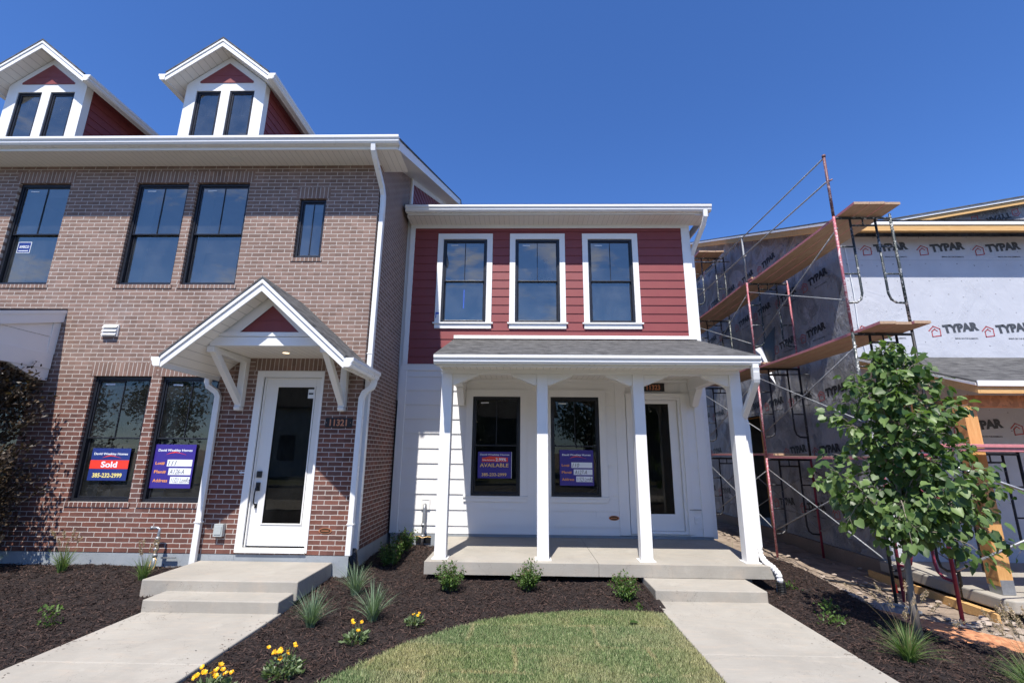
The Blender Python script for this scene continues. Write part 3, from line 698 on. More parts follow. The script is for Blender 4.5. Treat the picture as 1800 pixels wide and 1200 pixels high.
b = MB(); b.poly([(cx - .80, ye + .42, 1.415), (cx + .80, ye + .42, 1.415), (cx + .80, yb, 1.415), (cx - .80, yb, 1.415)]); b.build('canopy_ceiling', 'soff_x', cn)
b = MB()
yg = ye + .30
b.box(cx - .80, cx + .80, yg, yg + .12, 1.41, 1.535); b.box(cx - .76, cx + .76, yg - .014, yg + .10, 1.54, 1.60)
# white gable surround with a triangular opening left for the red panel
tz, tp, tw = 1.61, 1.99, .42
for s_ in (-1, 1):
    b.add([(cx + s_ * .74, yg + .02, 1.601), (cx + s_ * tw, yg + .02, 1.601), (cx, yg + .02, tp), (cx, yg + .02, ze(cx) - .004), (cx + s_ * .74, yg + .02, max(1.602, ze(cx + .74) - .004))], [(0, 1, 2, 3, 4)])
b.build('canopy_beam', 'trim', cn, .003)
b = MB(); b.prism([(cx - tw, tz - .005), (cx + tw, tz - .005), (cx, tp + .01)], 'y', yg + .035, yg + .05); b.box(cx - .2, cx + .2, yg + .028, yg + .034, 1.775, 1.781); b.build('canopy_gable_panel', 'rsid', cn)
for s_ in (-1, 1):
    x = cx + s_ * .785
    b = MB(); b.box(x - .05, x + .05, yb - .10, yb, .66, 1.405); b.box(x - .05, x + .05, ye + .31, yb - .101, 1.325, 1.408)
    b.T = None; p0, p1 = Vector((x, yb - .06, .70)), Vector((x, ye + .34, 1.41)); b.tube([p0, p1], 1, square=(.085, .085)); b.prism([(yb - .10, .60), (yb - .001, .60), (yb - .001, .655), (yb - .12, .655), (yb - .12, .63)], 'x', x - .045, x + .045)
    b.build('bracket', 'trim', cn, .005)
b = MB(); pr = [(cx + .05 + .07 * math.cos(t * math.pi / 10), 6.66 + .07 * math.sin(t * math.pi / 10)) for t in range(20)]; b.prism(pr, 'z', 1.403, 1.414); lt = b.build('recessed_light', 'white', cn)
g = MB(); pr = [(cx + .05 + .045 * math.cos(t * math.pi / 10), 6.66 + .045 * math.sin(t * math.pi / 10)) for t in range(20)]; g.prism(pr, 'z', 1.398, 1.402); 
nl = N('lit_lens'); nl.p.inputs['Emission Color'].default_value = (1, .72, .42, 1); nl.p.inputs['Emission Strength'].default_value = 1.3; nl.color((.9, .8, .7)); M['lens'] = nl.m
g.m = 0; o_ = g.build('light_lens', 'lens', cn)
for s_ in (-1, 1):
    b = MB(); g0 = cx + s_ * X; pr = [(g0 + s_ * (6.7 - p[0]), p[1]) for p in GP(6.7, ze(cx + X) - .03)]
    pr2 = [(g0 + s_ * q, ze(cx + X) - .03 + zz) for q, zz in ((0, 0), (0, .12), (.118, .12), (.118, .09), (.09, .04), (.075, 0))]
    b.prism(pr, 'y', ye - .01, yb - .005); b.prism(pr2, 'y', ye - .013, ye - .009); b.prism(pr2, 'y', yb - .006, yb - .003)
    b.build('canopy_gutter', 'alu', cn)
b = MB(); zg = ze(cx + X) - .03
b.tube([(-4.79, 7.02, zg + .04), (-4.79, 7.02, zg - .05), (-4.77, 7.02, zg - .11), (-4.66, 7.055, zg - .19), (-4.63, 7.065, zg - .26), (-4.63, 7.065, -1.55)], 1, square=(.08, .075)); b.box(-4.68, -4.58, 7.02, 7.11, -1.0, -.975); b.build('canopy_downspout', 'alu', H1, .008)
b = MB(); b.tube([(-2.25, 7.02, zg + .04), (-2.25, 7.02, zg - .05), (-2.27, 7.02, zg - .11), (-2.39, 7.04, zg - .19), (-2.425, 7.05, zg - .27), (-2.43, 7.05, -1.40)], 1, square=(.08, .075)); b.box(-2.48, -2.38, 7.005, 7.095, -1.0, -.975); b.build('canopy_downspout', 'alu', H1, .008)
# shed canopy of the next door along, at the left edge of the photo
yl = 5.85; zt = lambda y: 2.19 - .31 * (YB - y)
b = MB(); b.prism([(yl, zt(yl)), (YB - .002, zt(YB)), (YB - .002, zt(YB) + .022), (yl - .02, zt(yl) + .022)], 'x', -10.9, -7.35)
c2 = b.build('shed_canopy_roof', 'sh_x', H1)
b = MB()
b.prism([(yl, zt(yl) - .205), (YB - .002, zt(YB) - .205), (YB - .002, zt(YB) - .002), (yl, zt(yl) - .002)], 'x', -7.40, -7.36)
b.prism([(yl, zt(yl) - .06), (YB - .002, zt(YB) - .06), (YB - .002, zt(YB) - .003), (yl, zt(yl) - .003)], 'x', -7.359, -7.35)
b.box(-10.9, -7.401, yl, yl + .03, 1.46, zt(yl) - .003)
for z_, x_ in ((1.461, -7.41), (1.72, -7.414)):
    y1_ = YB - (2.19 - .2 - (z_ + .26)) / .31 if z_ > 1.6 else yl + .02
    ya = max(yl + .02, YB - (1.985 - z_) / .31); yb2 = max(yl + .02, YB - (1.985 - z_ - .255) / .31)
    b.poly([(x_ + .012, ya, z_), (x_ + .012, YB - .003, z_), (x_, YB - .003, min(z_ + .255, 1.985)), (x_, min(yb2, YB - .003), min(z_ + .255, 1.985))]); b.poly([(x_ - .02, ya, z_), (x_ + .012, ya, z_), (x_ + .012, YB - .003, z_), (x_ - .02, YB - .003, z_)])
b.box(-7.425, -7.395, YB - .12, YB - .002, 1.462, 1.975)
b.box(-7.50, -7.385, yl + .02, YB - .02, 1.22, 1.46); b.box(-10.9, -7.501, yl + .02, yl + .12, 1.22, 1.46)
b.build('shed_canopy_end', 'trim', c2, .003)
b = MB(); b.box(-10.9, -7.501, yl + .121, YB - .003, 1.44, 1.455); b.build('shed_canopy_soffit', 'soff_x', c2)
b = MB(); b.prism([(YB - .02, 1.04), (YB - .02, 1.219), (6.55, 1.219), (6.55, 1.205), (YB - .17, 1.04)], 'x', -7.49, -7.395); b.build('canopy_corbel', 'trim', c2, .004)
# ------------------------------------------------------------------ red and white townhouse
YW = 9.10; X0, X1 = -2.42, 3.42; DZ = -1.456
H2 = thing('red_white_townhouse', 'townhouse with red siding above white siding and a white front porch', 'townhouse', (.5, YW, -1.65))
UP = [(-1.67, -.76, 2.555, 4.36), (-.17, .74, 2.555, 4.36), (1.33, 2.24, 2.555, 4.36)]
LO = [(-.96, -.05, -.75, 1.075), (.53, 1.445, -.75, 1.075)]
DR = (2.06, 3.00, -1.37, 1.075)
b = MB(); b.wallface(X0, X1, -1.41, 4.75, YW + .03, UP + LO + [DR], 0)
b.poly([(X1, YW + .03, -1.41), (X1, 17, -1.41), (X1, 17, 4.9), (X1, YW + .03, 4.9)]); b.poly([(X0, 17, -1.41), (X1, 17, -1.41), (X1, 17, 6), (X0, 17, 6)]); b.build('wall', 'trim', H2)
b = MB(); b.lap(-2.28, 3.27, 1.70, 4.61, YW, .1785, [(a - .115, c + .115, d - .13, e + .115) for a, c, d, e in UP], start=1.70 - .02); b.build('red_siding', 'rsid', H2)
b = MB(); b.lap(-2.28, 1.76, -1.41, 1.575, YW + .008, .273, [(a - .13, c + .13, d - .10, e + .135) for a, c, d, e in LO], lip=.018, start=-1.41 - .135)
b.lap(3.02, 3.25, -1.41, 1.36, YW + .008, .273, [], lip=.016, start=-1.41 - .135)
for x, z in ((-.2, -1.0), (1.35, -1.0), (.3, 1.4)): b.box(x, x + .003, YW - .006, YW + .004, z - .13, z + .13)
b.build('white_siding', 'wsid', H2)
for q in ((X0, -2.28, YW - .022, YW + .02, -1.41, 1.575), (X0 + .04, -2.28, YW - .022, YW + .02, 1.70, 4.611), (3.27, X1, YW - .022, YW + .02, 2.29, 4.611), (3.25, X1 , YW - .022, YW + .02, -1.41, 1.36), (X1 + .001, X1 + .022, YW - .022, YW + .12, -1.41, 4.68), (1.76, 1.95, YW - .018, YW + .02, -1.40, 1.36)):
    b = MB(); b.box(*q); b.build('corner_board', 'trim', H2, .003)
b = MB(); b.box(X0, -1.25, YW - .026, YW + .02, 1.576, 1.699); b.box(X0, -1.25, YW - .038, YW - .027, 1.69, 1.703); b.build('belt_board', 'trim', H2, .003)
b = MB(); b.box(X0 + .04, X1, YW - .024, YW + .02, 4.612, 4.70); b.build('frieze_board', 'trim', H2, .003)
for i, a in enumerate(UP):
    wd = window(H2, *a, YW + .0, 'glass_up')
    g = MB(); g.ring(a[0] - .115, a[1] + .115, a[2] - .0, a[3] + .125, (.113, .113, 0.001, .123), YW - .028, YW + .02)
    g.box(a[0] - .15, a[1] + .15, YW - .06, YW + .02, a[2] - .03, a[2] - .002); g.box(a[0] - .115, a[1] + .115, YW - .034, YW + .02, a[2] - .125, a[2] - .031); g.build('window_trim', 'trim', wd, .003)
    if i == 0: g = MB(); g.box(a[0] + .44, a[0] + .462, YW + .060, YW + .064, a[2] + .32, a[2] + .72); g.build('blue_tape', 'blue', wd); g = MB(); g.box(a[0] - .10, a[0] - .03, YW - .0305, YW - .0285, a[2] + .17, a[2] + .21); g.box(a[0] - .098, a[0] - .08, YW - .0305, YW - .0285, a[2] + .09, a[2] + .169); g.build('blue_tape', 'blue', wd)
for i, a in enumerate(LO):
    wd = window(H2, *a, YW - .005, 'glass_d')
    g = MB(); g.ring(a[0] - .13, a[1] + .13, a[2], a[3] + .135, (.128, .128, 0.001, .133), YW - .03, YW + .02); g.box(a[0] - .14, a[1] + .14, YW - .055, YW - .004, a[2] - .028, a[2] - .002); g.box(a[0] - .13, a[1] + .13, YW - .034, YW - .004, a[2] - .10, a[2] - .029); g.build('window_trim', 'trim', wd, .003)
b = MB(); roombox(b, -2.2, 3.3, YW + .19, 12.2, 2.0, 4.55); b.build('upstairs_room', 'room', H2)
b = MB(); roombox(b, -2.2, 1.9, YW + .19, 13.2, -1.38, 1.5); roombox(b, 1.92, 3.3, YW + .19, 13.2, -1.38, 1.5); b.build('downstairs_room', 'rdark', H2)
# chandelier seen through the middle upstairs window
b = MB(); cx, cyy, cz = .52, 10.6, 4.10; b.tube([(cx, cyy, 4.54), (cx, cyy, 4.0)], .012, 6); b.tube([(cx, cyy, 4.55), (cx, cyy, 4.52)], .06, 10)
for k in range(6):
    t = k * math.pi / 3; b.tube([(cx, cyy, 4.02), (cx + .3 * math.cos(t), cyy + .3 * math.sin(t), 4.0), (cx + .32 * math.cos(t), cyy + .32 * math.sin(t), 4.2)], .012, 5)
ch = b.build('chandelier', 'bmetal', None); tag(ch, 'six armed black chandelier inside the middle upstairs window of the red house', 'chandelier')
# front door
x0, x1, z0, z1 = DR
b = MB(); b.ring(x0, x1, z0 + .001, z1, (.05, .05, .04, .04), YW + .01, YW + .14); b.ring(x0 - .10, x1 + .10, z0 + .001, z1 + .055, (.10, .10, 0.001, .055), YW - .025, YW + .02); b.box(x0 - .13, x1 + .13, YW - .045, YW - .0, z1 + .056, z1 + .08); b.build('door_frame', 'white', H2, .004)
dx0, dx1, dz0, dz1 = x0 + .055, x1 - .055, z0 + .045, z1 - .045; gx0, gx1, gz0, gz1 = dx0 + .13, 2.79, -1.04, .965
b = MB(); b.ring(dx0, dx1, dz0, dz1, (gx0 - dx0, dx1 - gx1, gz0 - dz0, dz1 - gz1), YW + .06, YW + .10); dr = b.build('front_door', 'white', H2, .004)
g = MB(); g.poly([(gx0, YW + .08, gz0), (gx1, YW + .08, gz0), (gx1, YW + .08, gz1), (gx0, YW + .08, gz1)]); g.build('door_glass', 'glass_d', dr)
g = MB(); hx = dx0 + .06; g.box(hx - .035, hx + .035, YW + .03, YW + .059, -.36, -.27); g.box(hx - .03, hx + .03, YW + .035, YW + .059, -.56, -.44); g.tube([(hx, YW + .05, -.50), (hx, YW - .0, -.52), (hx, YW - .012, -.7), (hx, YW + .05, -.76)], .011, 8); g.box(hx - .018, hx + .018, YW + .04, YW + .059, -.80, -.74); g.build('door_handle', 'bmetal', dr, .006)
b = MB(); b.box(2.30, 2.71, YW - .045, YW - .027, 1.195, 1.345); pq = b.build('house_number_plaque', 'plaque', H2, .004)
g = MB(); g.text('11323', .26, .10, (2.37, YW - .0475, 1.218), bold=.03); g.build('numerals', 'copper', pq)
ovalp(H2, 1.66, -1.11, YW - .004)
b = MB(); b.box(3.11, 3.19, YW - .02, YW - .003, -1.20, -1.08); b.box(3.13, 3.17, YW - .026, YW - .021, -1.19, -1.15); b.box(3.13, 3.17, YW - .026, YW - .021, -1.13, -1.09); b.build('outlet_cover', 'white', H2, .003)
b = MB(); b.box(3.03, 3.24, YW - .03, YW - .004, -.96, -.945); b.build('siding_joint', 'galv', H2)
b = MB(); b.box(.79, .86, YW - .012, YW - .004, -.92, -.91); b.box(1.60, 1.63, YW - .014, YW - .0045, -.25, -.17); b.build('doorbell', 'white', H2)
b = MB(); b.box(X0 + .02, X1, YW + .035, 17, -2.2, -1.412); b.build('foundation', 'found', H2)
# eave and roof
b = MB(); b.poly([(X0 + .04, 8.68, 4.69), (3.70, 8.68, 4.69), (3.70, YW + .03, 4.69), (X0 + .04, YW + .03, 4.69)]); b.build('eave_soffit', 'soff_x', H2)
b = MB(); b.box(X0 + .06, 3.70, 8.66, 8.685, 4.695, 4.86); b.box(3.685, 3.71, 8.686, 13.5, 4.68, 4.86); b.build('fascia', 'trim', H2, .003)
b = MB(); gutter_x(b, X0 + .04, 3.72, 8.657, 4.725); b.build('gutter', 'alu', H2)
b = MB(); b.prism([(8.60, 4.86), (13.5, 6.30), (13.5, 6.34), (8.58, 4.885)], 'x', X0, 3.74); b.prism([(13.5, 6.30), (18, 4.9), (18, 4.94), (13.5, 6.34)], 'x', X0, 3.74); b.build('roof', 'sh_x', H2)
b = MB(); b.prism([(YW + .03, 4.7), (17, 4.7), (13.5, 6.29)], 'x', X1 - .02, X1); b.build('gable_end', 'rsid', H2)
b = MB(); b.tube([(3.60, 8.59, 4.76), (3.60, 8.60, 4.62), (3.585, 8.70, 4.48), (3.50, 9.02, 4.16), (3.475, 9.14, 4.02), (3.475, 9.16, 3.9), (3.475, 9.16, -1.45)], 1, square=(.085, .07)); b.build('downspout', 'alu', H2, .008)
# porch
PY0, PX0, PX1 = 7.035, -1.36, 3.44
b = MB(); b.box(PX0, 1.048, PY0, YW + .0, -1.62, DZ); b.box(1.053, PX1, PY0, YW + .0, -1.62, DZ); b.box(1.048, 1.053, PY0 + .012, YW, -1.61, DZ - .012); b.build('porch_slab', 'conc', H2, .012)
b = MB(); b.box(PX0 + .25, PX1 - .2, PY0 + .28, YW + .03, -2.1, -1.622); b.box(X0 + .02, X1 + .01, YW + .005, YW + .034, -2.1, -1.415); b.build('porch_foundation', 'found', H2)
PC = [-1.175, .295, 1.765, 3.235]
for x in PC:
    b = MB(); b.box(x - .083, x + .083, 7.21, 7.376, DZ + .012, 1.209); p = b.build('porch_post', 'trim', H2, .006)
    g = MB(); g.box(x - .115, x + .115, 7.18, 7.41, DZ, DZ + .010); g.build('post_base', 'white', p)
b = MB(); b.box(PC[0] - .083, PC[3] + .083, 7.21, 7.376, 1.21, 1.42)
for x in (PC[0], PC[3]): b.box(x - .083, x + .083, 7.377, YW - .03, 1.21, 1.42)
b.build('porch_beam', 'trim', H2, .004)
for i, x in enumerate(PC):
    for s_ in (-1, 1):
        if (i == 0 and s_ < 0) or (i == 3 and s_ > 0): continue
        b = MB(); a = x + s_ * .0831
        b.prism([(a, 1.209), (a, 1.045), (a + s_ * .03, 1.035), (a + s_ * .38, 1.18), (a + s_ * .40, 1.209)], 'y', 7.235, 7.35); b.build('post_bracket', 'trim', H2, .004)
for x in (PC[0], PC[3]):
    b = MB(); b.prism([(YW - .031, .90), (YW - .031, 1.209), (YW - .42, 1.209), (YW - .42, 1.18), (YW - .13, .90)], 'x', x - .06, x + .06); b.build('wall_bracket', 'trim', H2, .004)
    b = MB(); b.prism([(7.377, 1.209), (7.377, 1.0), (7.40, .985), (7.74, 1.18), (7.76, 1.209)], 'x', x - .06, x + .06); b.build('post_bracket', 'trim', H2, .004)
b = MB(); b.poly([(PC[0] + .084, 7.377, 1.418), (PC[3] - .084, 7.377, 1.418), (PC[3] - .084, YW - .03, 1.418), (PC[0] + .084, YW - .03, 1.418)]); b.poly([(PC[0] - .083, 6.78, 1.274), (PC[3] + .083, 6.78, 1.274), (PC[3] + .083, 7.209, 1.274), (PC[0] - .083, 7.209, 1.274)]); b.build('porch_ceiling', 'soff_x', H2)
b = MB(); b.box(PC[0] - .09, PC[3] + .09, YW - .028, YW - .001, 1.36, 1.417); b.build('porch_frieze', 'trim', H2)
b = MB(); b.box(-1.27, 3.35, 6.755, 6.779, 1.235, 1.40); b.build('porch_fascia', 'trim', H2, .003)
b = MB(); gutter_x(b, -1.29, 3.375, 6.752, 1.262); b.build('porch_gutter', 'alu', H2)
b = MB(); b.add([(-1.30, 6.68, 1.405), (3.39, 6.68, 1.405), (3.46, YW - .02, 2.20), (-1.39, YW - .02, 2.20), (-1.30, 6.68, 1.38), (3.39, 6.68, 1.38), (3.46, YW - .02, 2.17), (-1.39, YW - .02, 2.17)], [(0, 1, 2, 3), (4, 7, 6, 5), (0, 4, 5, 1), (1, 5, 6, 2), (0, 3, 7, 4)]); b.build('porch_roof', 'sh_x', H2)
b = MB()
for x, s_ in ((PC[0] - .088, -1), (PC[3] + .088, 1)): b.prism([(6.78, 1.275), (7.21, 1.275), (7.21, 1.421), (YW - .03, 1.421), (YW - .03, 2.16), (6.78, 1.39)], 'x', x - .01, x + .01)
b.build('porch_gable_side', 'trim', H2)
b = MB(); b.box(-1.38, 3.41, YW - .05, YW - .015, 2.215, 2.285); b.build('roof_flashing_board', 'trim', H2, .003)
b = MB(); b.tube([(3.30, 6.69, 1.30), (3.30, 6.69, 1.16), (3.31, 6.71, 1.07)] + [(3.31 + .02 * t, 6.72 + .48 * t, 1.04 - .42 * t) for t in (0, .5, 1)] + [(3.34, 7.27, .55), (3.365, 7.28, .45), (3.365, 7.28, -1.25)], 1, square=(.085, .07))
for q in range(10):
    t = q / 9; b.tube([(3.30, 6.645 + .012 * q * .3, 1.22 - .018 * q), (3.30, 6.735, 1.22 - .018 * q)], 1, square=(.095, .008))
b.build('porch_downspout', 'alu', H2, .006)
b = MB(); pts = [(3.365, 7.27, -1.24), (3.365, 7.24, -1.36), (3.38, 7.14, -1.43), (3.42, 7.04, -1.47), (3.46, 6.99, -1.54), (3.47, 6.98, -1.66)]; pp = []
for a, c in zip(pts, pts[1:]):
    for q in range(5): pp.append(tuple(Vector(a).lerp(Vector(c), q / 5)))
b.tube(pp, [.042 if i % 2 else .034 for i in range(len(pp))], 10); b.build('flexible_elbow', 'alu', H2)
b = MB(); pp = [(3.47, 6.98, -1.63 - .01 * i) for i in range(22)]; b.tube(pp, [.062 if i % 2 else .05 for i in range(22)], 12); b.build('drain_boot', 'bmetal', H2)
# flat gas stub and riser by the corner
g1 = thing('gas_pipe', 'grey capped gas pipe standing against the brick below the lot window', 'gas pipe', (-5.12, 6.98, -1.62))
b = MB(); b.tube([(-5.12, 6.98, -1.68), (-5.12, 6.98, -1.42)], .027, 10); b.tube([(-5.12, 6.98, -1.42), (-5.12, 6.98, -1.12), (-5.12, 6.99, -1.075), (-5.16, 6.99, -1.06), (-5.24, 6.99, -1.06)], .019, 10)
for z in (-1.44, -1.36, -1.22): b.tube([(-5.12, 6.98, z), (-5.12, 6.98, z + .045)], .034, 6)
b.tube([(-5.25, 6.99, -1.06), (-5.22, 6.99, -1.06)], .027, 6); b.tube([(-5.12, 6.98, -1.28), (-5.12, 6.98, -1.26)], .032, 8); b.build('riser', 'galv', g1, 0, True)
b = MB(); b.tube([(-5.11, 6.96, -1.44), (-5.07, 6.95, -1.47), (-5.08, 6.95, -1.56), (-5.13, 6.95, -1.66), (-5.15, 6.94, -1.60), (-5.14, 6.95, -1.48)], .006, 6); b.build('tracer_wire', 'sgold', g1)
b = MB(); b.box(-5.10, -4.90, 7.07, 7.10, -1.475, -1.46); b.build('sleeve', 'galv', g1)
g2 = thing('gas_pipe', 'grey gas pipe rising by the white siding left of the porch', 'gas pipe', (-1.79, 9.0, -1.6))
b = MB(); b.tube([(-1.80, 9.0, -1.66), (-1.79, 9.0, -1.42), (-1.785, 9.0, -.98), (-1.785, 9.02, -.92), (-1.785, 9.09, -.91)], .024, 10)
for z in (-1.47, -1.28): b.tube([(-1.79, 9.0, z), (-1.79, 9.0, z + .05)], .036, 6)
b.build('riser', 'galv', g2, 0, True)
b = MB(); b.box(-1.86, -1.70, 9.075, 9.088, -1.0, -.80); b.box(-1.84, -1.72, 9.068, 9.074, -.83, -.82); b.build('back_plate', 'white', g2, .003)
b = MB(); b.tube([(-1.95, 9.0, -1.46), (-1.86, 8.98, -1.44), (-1.79, 8.97, -1.47), (-1.7, 8.98, -1.45), (-1.64, 9.0, -1.46)], .007, 6); b.build('tracer_wire', 'sgold', g2)
b = MB(); b.box(-1.93, -1.66, 9.08, 9.10, -1.57, -1.45); b.build('crawl_vent', 'bmetal', g2)
# ------------------------------------------------------------------ unfinished house under house wrap
XS, YF = 6.15, 8.65; XR = 5.86; s3 = .41
z3 = lambda y: 4.30 + s3 * (y - 8.22)
H3 = thing('unfinished_house', 'unfinished house covered in printed grey house wrap with raw lumber eaves', 'house', (8, YF, -1.9))
DO = (12.5, 14.2, -1.60, 1.0)          # y0,y1,z0,z1 of the doorway in the side wall
b = MB()
def sidequad(y0, y1, za0, za1, zb0, zb1): b.poly([(XS, y1, za1), (XS, y0, za0), (XS, y0, zb0), (XS, y1, zb1)])
top = lambda y: z3(min(y, 17) if y < 17 else 34 - y) - .16
sidequad(YF, DO[0], -1.70, -1.70, top(YF), top(DO[0])); sidequad(DO[0], DO[1], DO[3], DO[3], top(DO[0]), top(DO[1])); sidequad(DO[1], 17, -1.70, -1.70, top(DO[1]), top(17)); sidequad(17, 24, -1.70, -1.70, top(17), top(24))
b.build('wrapped_side_wall', 'wrap_shaded', H3)
b = MB(); b.wallface(XS, 14, -1.70, 4.2, YF, []); b.build('wrapped_front_wall', 'wrap', H3)
b = MB(); b.box(XS - .004, XS + .15, DO[0] - .09, DO[0] - .0, -1.7, DO[3]); b.box(XS, XS + .15, DO[1], DO[1] + .04, -1.7, DO[3]); b.box(XS, XS + .15, DO[0], DO[1], DO[3], DO[3] + .04); b.build('rough_door_opening', 'lumber_z', H3)
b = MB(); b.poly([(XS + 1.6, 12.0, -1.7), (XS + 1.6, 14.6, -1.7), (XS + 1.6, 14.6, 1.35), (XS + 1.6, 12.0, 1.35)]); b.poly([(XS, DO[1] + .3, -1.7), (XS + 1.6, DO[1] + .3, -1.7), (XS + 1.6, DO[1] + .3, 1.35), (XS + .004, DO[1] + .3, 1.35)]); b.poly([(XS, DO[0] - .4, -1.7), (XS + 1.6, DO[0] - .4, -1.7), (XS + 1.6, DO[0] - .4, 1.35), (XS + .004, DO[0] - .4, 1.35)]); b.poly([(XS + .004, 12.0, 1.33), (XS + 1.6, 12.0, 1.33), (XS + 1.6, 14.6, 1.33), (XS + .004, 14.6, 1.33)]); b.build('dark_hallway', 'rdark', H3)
b = MB(); b.box(XS - .06, XS - .002, YF - .02, 24, -2.3, -1.705); b.box(XS - .0, 14, YF + .01, YF + .3, -2.3, -1.705); b.build('raw_foundation', 'found_b', H3)
# roof: deck, drip edge, raw rake board, eave fascia and upper gable
b = MB(); b.prism([(8.22, z3(8.22)), (17, z3(17)), (17, z3(17) + .03), (8.19, z3(8.22) + .02)], 'x', XR - .03, 15); b.prism([(17, z3(17)), (25, z3(9)), (25, z3(9) + .03), (17, z3(17) + .03)], 'x', XR - .03, 15); b.build('roof', 'sh_x', H3)
b = MB(); b.prism([(8.22, z3(8.22) - .05), (17, z3(17) - .05), (17, z3(17) - .003), (8.22, z3(8.22) - .003)], 'x', XR - .035, XR - .028); b.box(XR - .03, 15, 8.205, 8.215, z3(8.22) - .065, z3(8.22) - .004); b.build('drip_edge', 'alu', H3)
b = MB(); b.prism([(8.24, z3(8.24) - .19), (17, z3(17) - .19), (17, z3(17) - .051), (8.24, z3(8.24) - .051)], 'x', XR - .02, XR + .02); b.prism([(8.24, z3(8.24) - .13), (17, z3(17) - .13), (17, z3(17) - .11), (8.24, z3(8.24) - .11)], 'x', XR + .021, XS + .02)
b.build('raw_rake_board', 'lumber_z', H3, .002)
b = MB(); b.box(XR + .021, 15, 8.22, 8.258, z3(8.22) - .185, z3(8.22) - .066); b.build('raw_fascia', 'lumber', H3, .002)
b = MB()
x = XS + .4
while x < 14: b.prism([(8.26, z3(8.26) - .17), (YF, z3(YF) - .17), (YF, z3(YF) - .03), (8.26, z3(8.26) - .03)], 'x', x, x + .04); x += .61
b.box(XR + .03, 14, 8.26, YF, z3(8.26) - .03 , z3(8.26) - .015); b.build('rafter_tails', 'lumber', H3)
gk = .184; gx = lambda x: 4.90 + gk * (x - 7.84); gw = lambda x: gx(x) + .14
b = MB(); b.prism([(6.9, 4.4), (14, 4.4), (14, gx(14) - .02), (6.9, gx(6.9) - .02)], 'y', 9.6, 9.7); gb = b.build('upper_gable_wall', 'wrap_shaded', H3)  # darkened wrap colour stands in for the shade on this band
b = MB(); b.prism([(6.6, gx(6.6) - .085), (14, gx(14) - .085), (14, gx(14) + .0), (6.6, gx(6.6) + .0)], 'y', 9.45, 9.49); b.prism([(6.6, gx(6.6) - .03), (14, gx(14) - .03), (14, gx(14) - .005), (6.6, gx(6.6) - .005)], 'y', 9.491, 9.6); b.build('gable_rake', 'lumber', gb)
b = MB(); b.prism([(6.55, gx(6.6) + .0), (14, gx(14) + .01), (14, gx(14) + .06), (6.55, gx(6.6) + .05)], 'y', 9.42, 9.448, 1); b.prism([(6.55, gx(6.6) + .051), (14, gx(14) + .061), (14, gx(14) + .085), (6.55, gx(6.6) + .075)], 'y', 9.40, 12, 0); b.build('gable_roof', ['sh_x', 'alu'], gb)
# porch of the unfinished house
b = MB(); b.add([(6.16, 6.48, 1.03), (14, 6.48, 1.03), (14, YF, 1.80), (6.16, YF, 1.80), (6.16, 6.48, 1.005), (14, 6.48, 1.005), (14, YF, 1.775), (6.16, YF, 1.775)], [(0, 1, 2, 3), (4, 7, 6, 5), (0, 4, 5, 1), (0, 3, 7, 4)]); pr_ = b.build('porch_roof', 'sh_x', H3)
b = MB(); b.box(6.15, 14, 6.462, 6.475, .955, 1.03); b.prism([(6.49, .965), (YF, 1.73), (YF, 1.77), (6.49, 1.003)], 'x', 6.145, 6.155); b.build('porch_drip_edge', 'alu', pr_)
b = MB(); b.box(6.19, 14, 6.49, 6.53, .86, .97); b.prism([(6.49, .86), (YF, 1.60), (YF, 1.73), (6.49, .97)], 'x', 6.156, 6.188); b.build('porch_fascia', 'lumber', pr_)
b = MB(); b.box(6.20, 14, 6.72, 6.86, .70, .86); b.box(6.20, 6.34, 6.861, YF, .70, .86); b.build('porch_header', 'osb2', pr_)
b = MB(); b.poly([(6.2, 6.54, .985), (14, 6.54, .985), (14, YF, 1.70), (6.2, YF, 1.70)]); b.build('roof_sheathing', 'osb2', pr_)
b = MB(); b.add([(6.06, 6.68, -1.575), (6.22, 6.68, -1.575), (6.22, 6.84, -1.575), (6.06, 6.84, -1.575), (6.20, 6.70, .70), (6.36, 6.70, .70), (6.36, 6.86, .70), (6.20, 6.86, .70)], [(0, 1, 5, 4), (1, 2, 6, 5), (2, 3, 7, 6), (3, 0, 4, 7)])
b.T = None
ps = MB(); ps.box(6.065, 6.24, 6.66, 6.84, -1.575, .70, 0); ps.box(6.062, 6.0648, 6.665, 6.835, -1.50, .45, 1); ps.build('timber_post', ['lumber_z', 'osb2'], H3, .004)
b = MB(); b.box(6.07, 6.235, 6.654, 6.659, -1.67, -1.50); b.box(6.07, 6.235, 6.66, 6.83, -1.672, -1.58); b.build('post_anchor', 'galv', H3)
b = MB(); b.prism([(5.92, 7.0), (5.92, 6.50), (5.98, 6.42), (6.5, 6.40), (14, 6.40), (14, YF - .01), (6.10, YF - .01), (5.96, YF - .01)], 'z', -1.83, -1.675); b.build('porch_slab', 'conc', H3, .02)
b = MB(); b.box(5.86, 5.90, 6.6, 8.8, -1.99, -1.85); b.prism([(6.5, -1.95), (6.5, -1.85), (7.4, -1.84), (7.4, -1.95)], 'x', 5.80, 5.84); b.build('form_board', 'lumber', H3)
b = MB(); b.box(6.6, 14, 6.8, YF, -2.3, -1.832); b.build('porch_footing', 'found_b', H3)
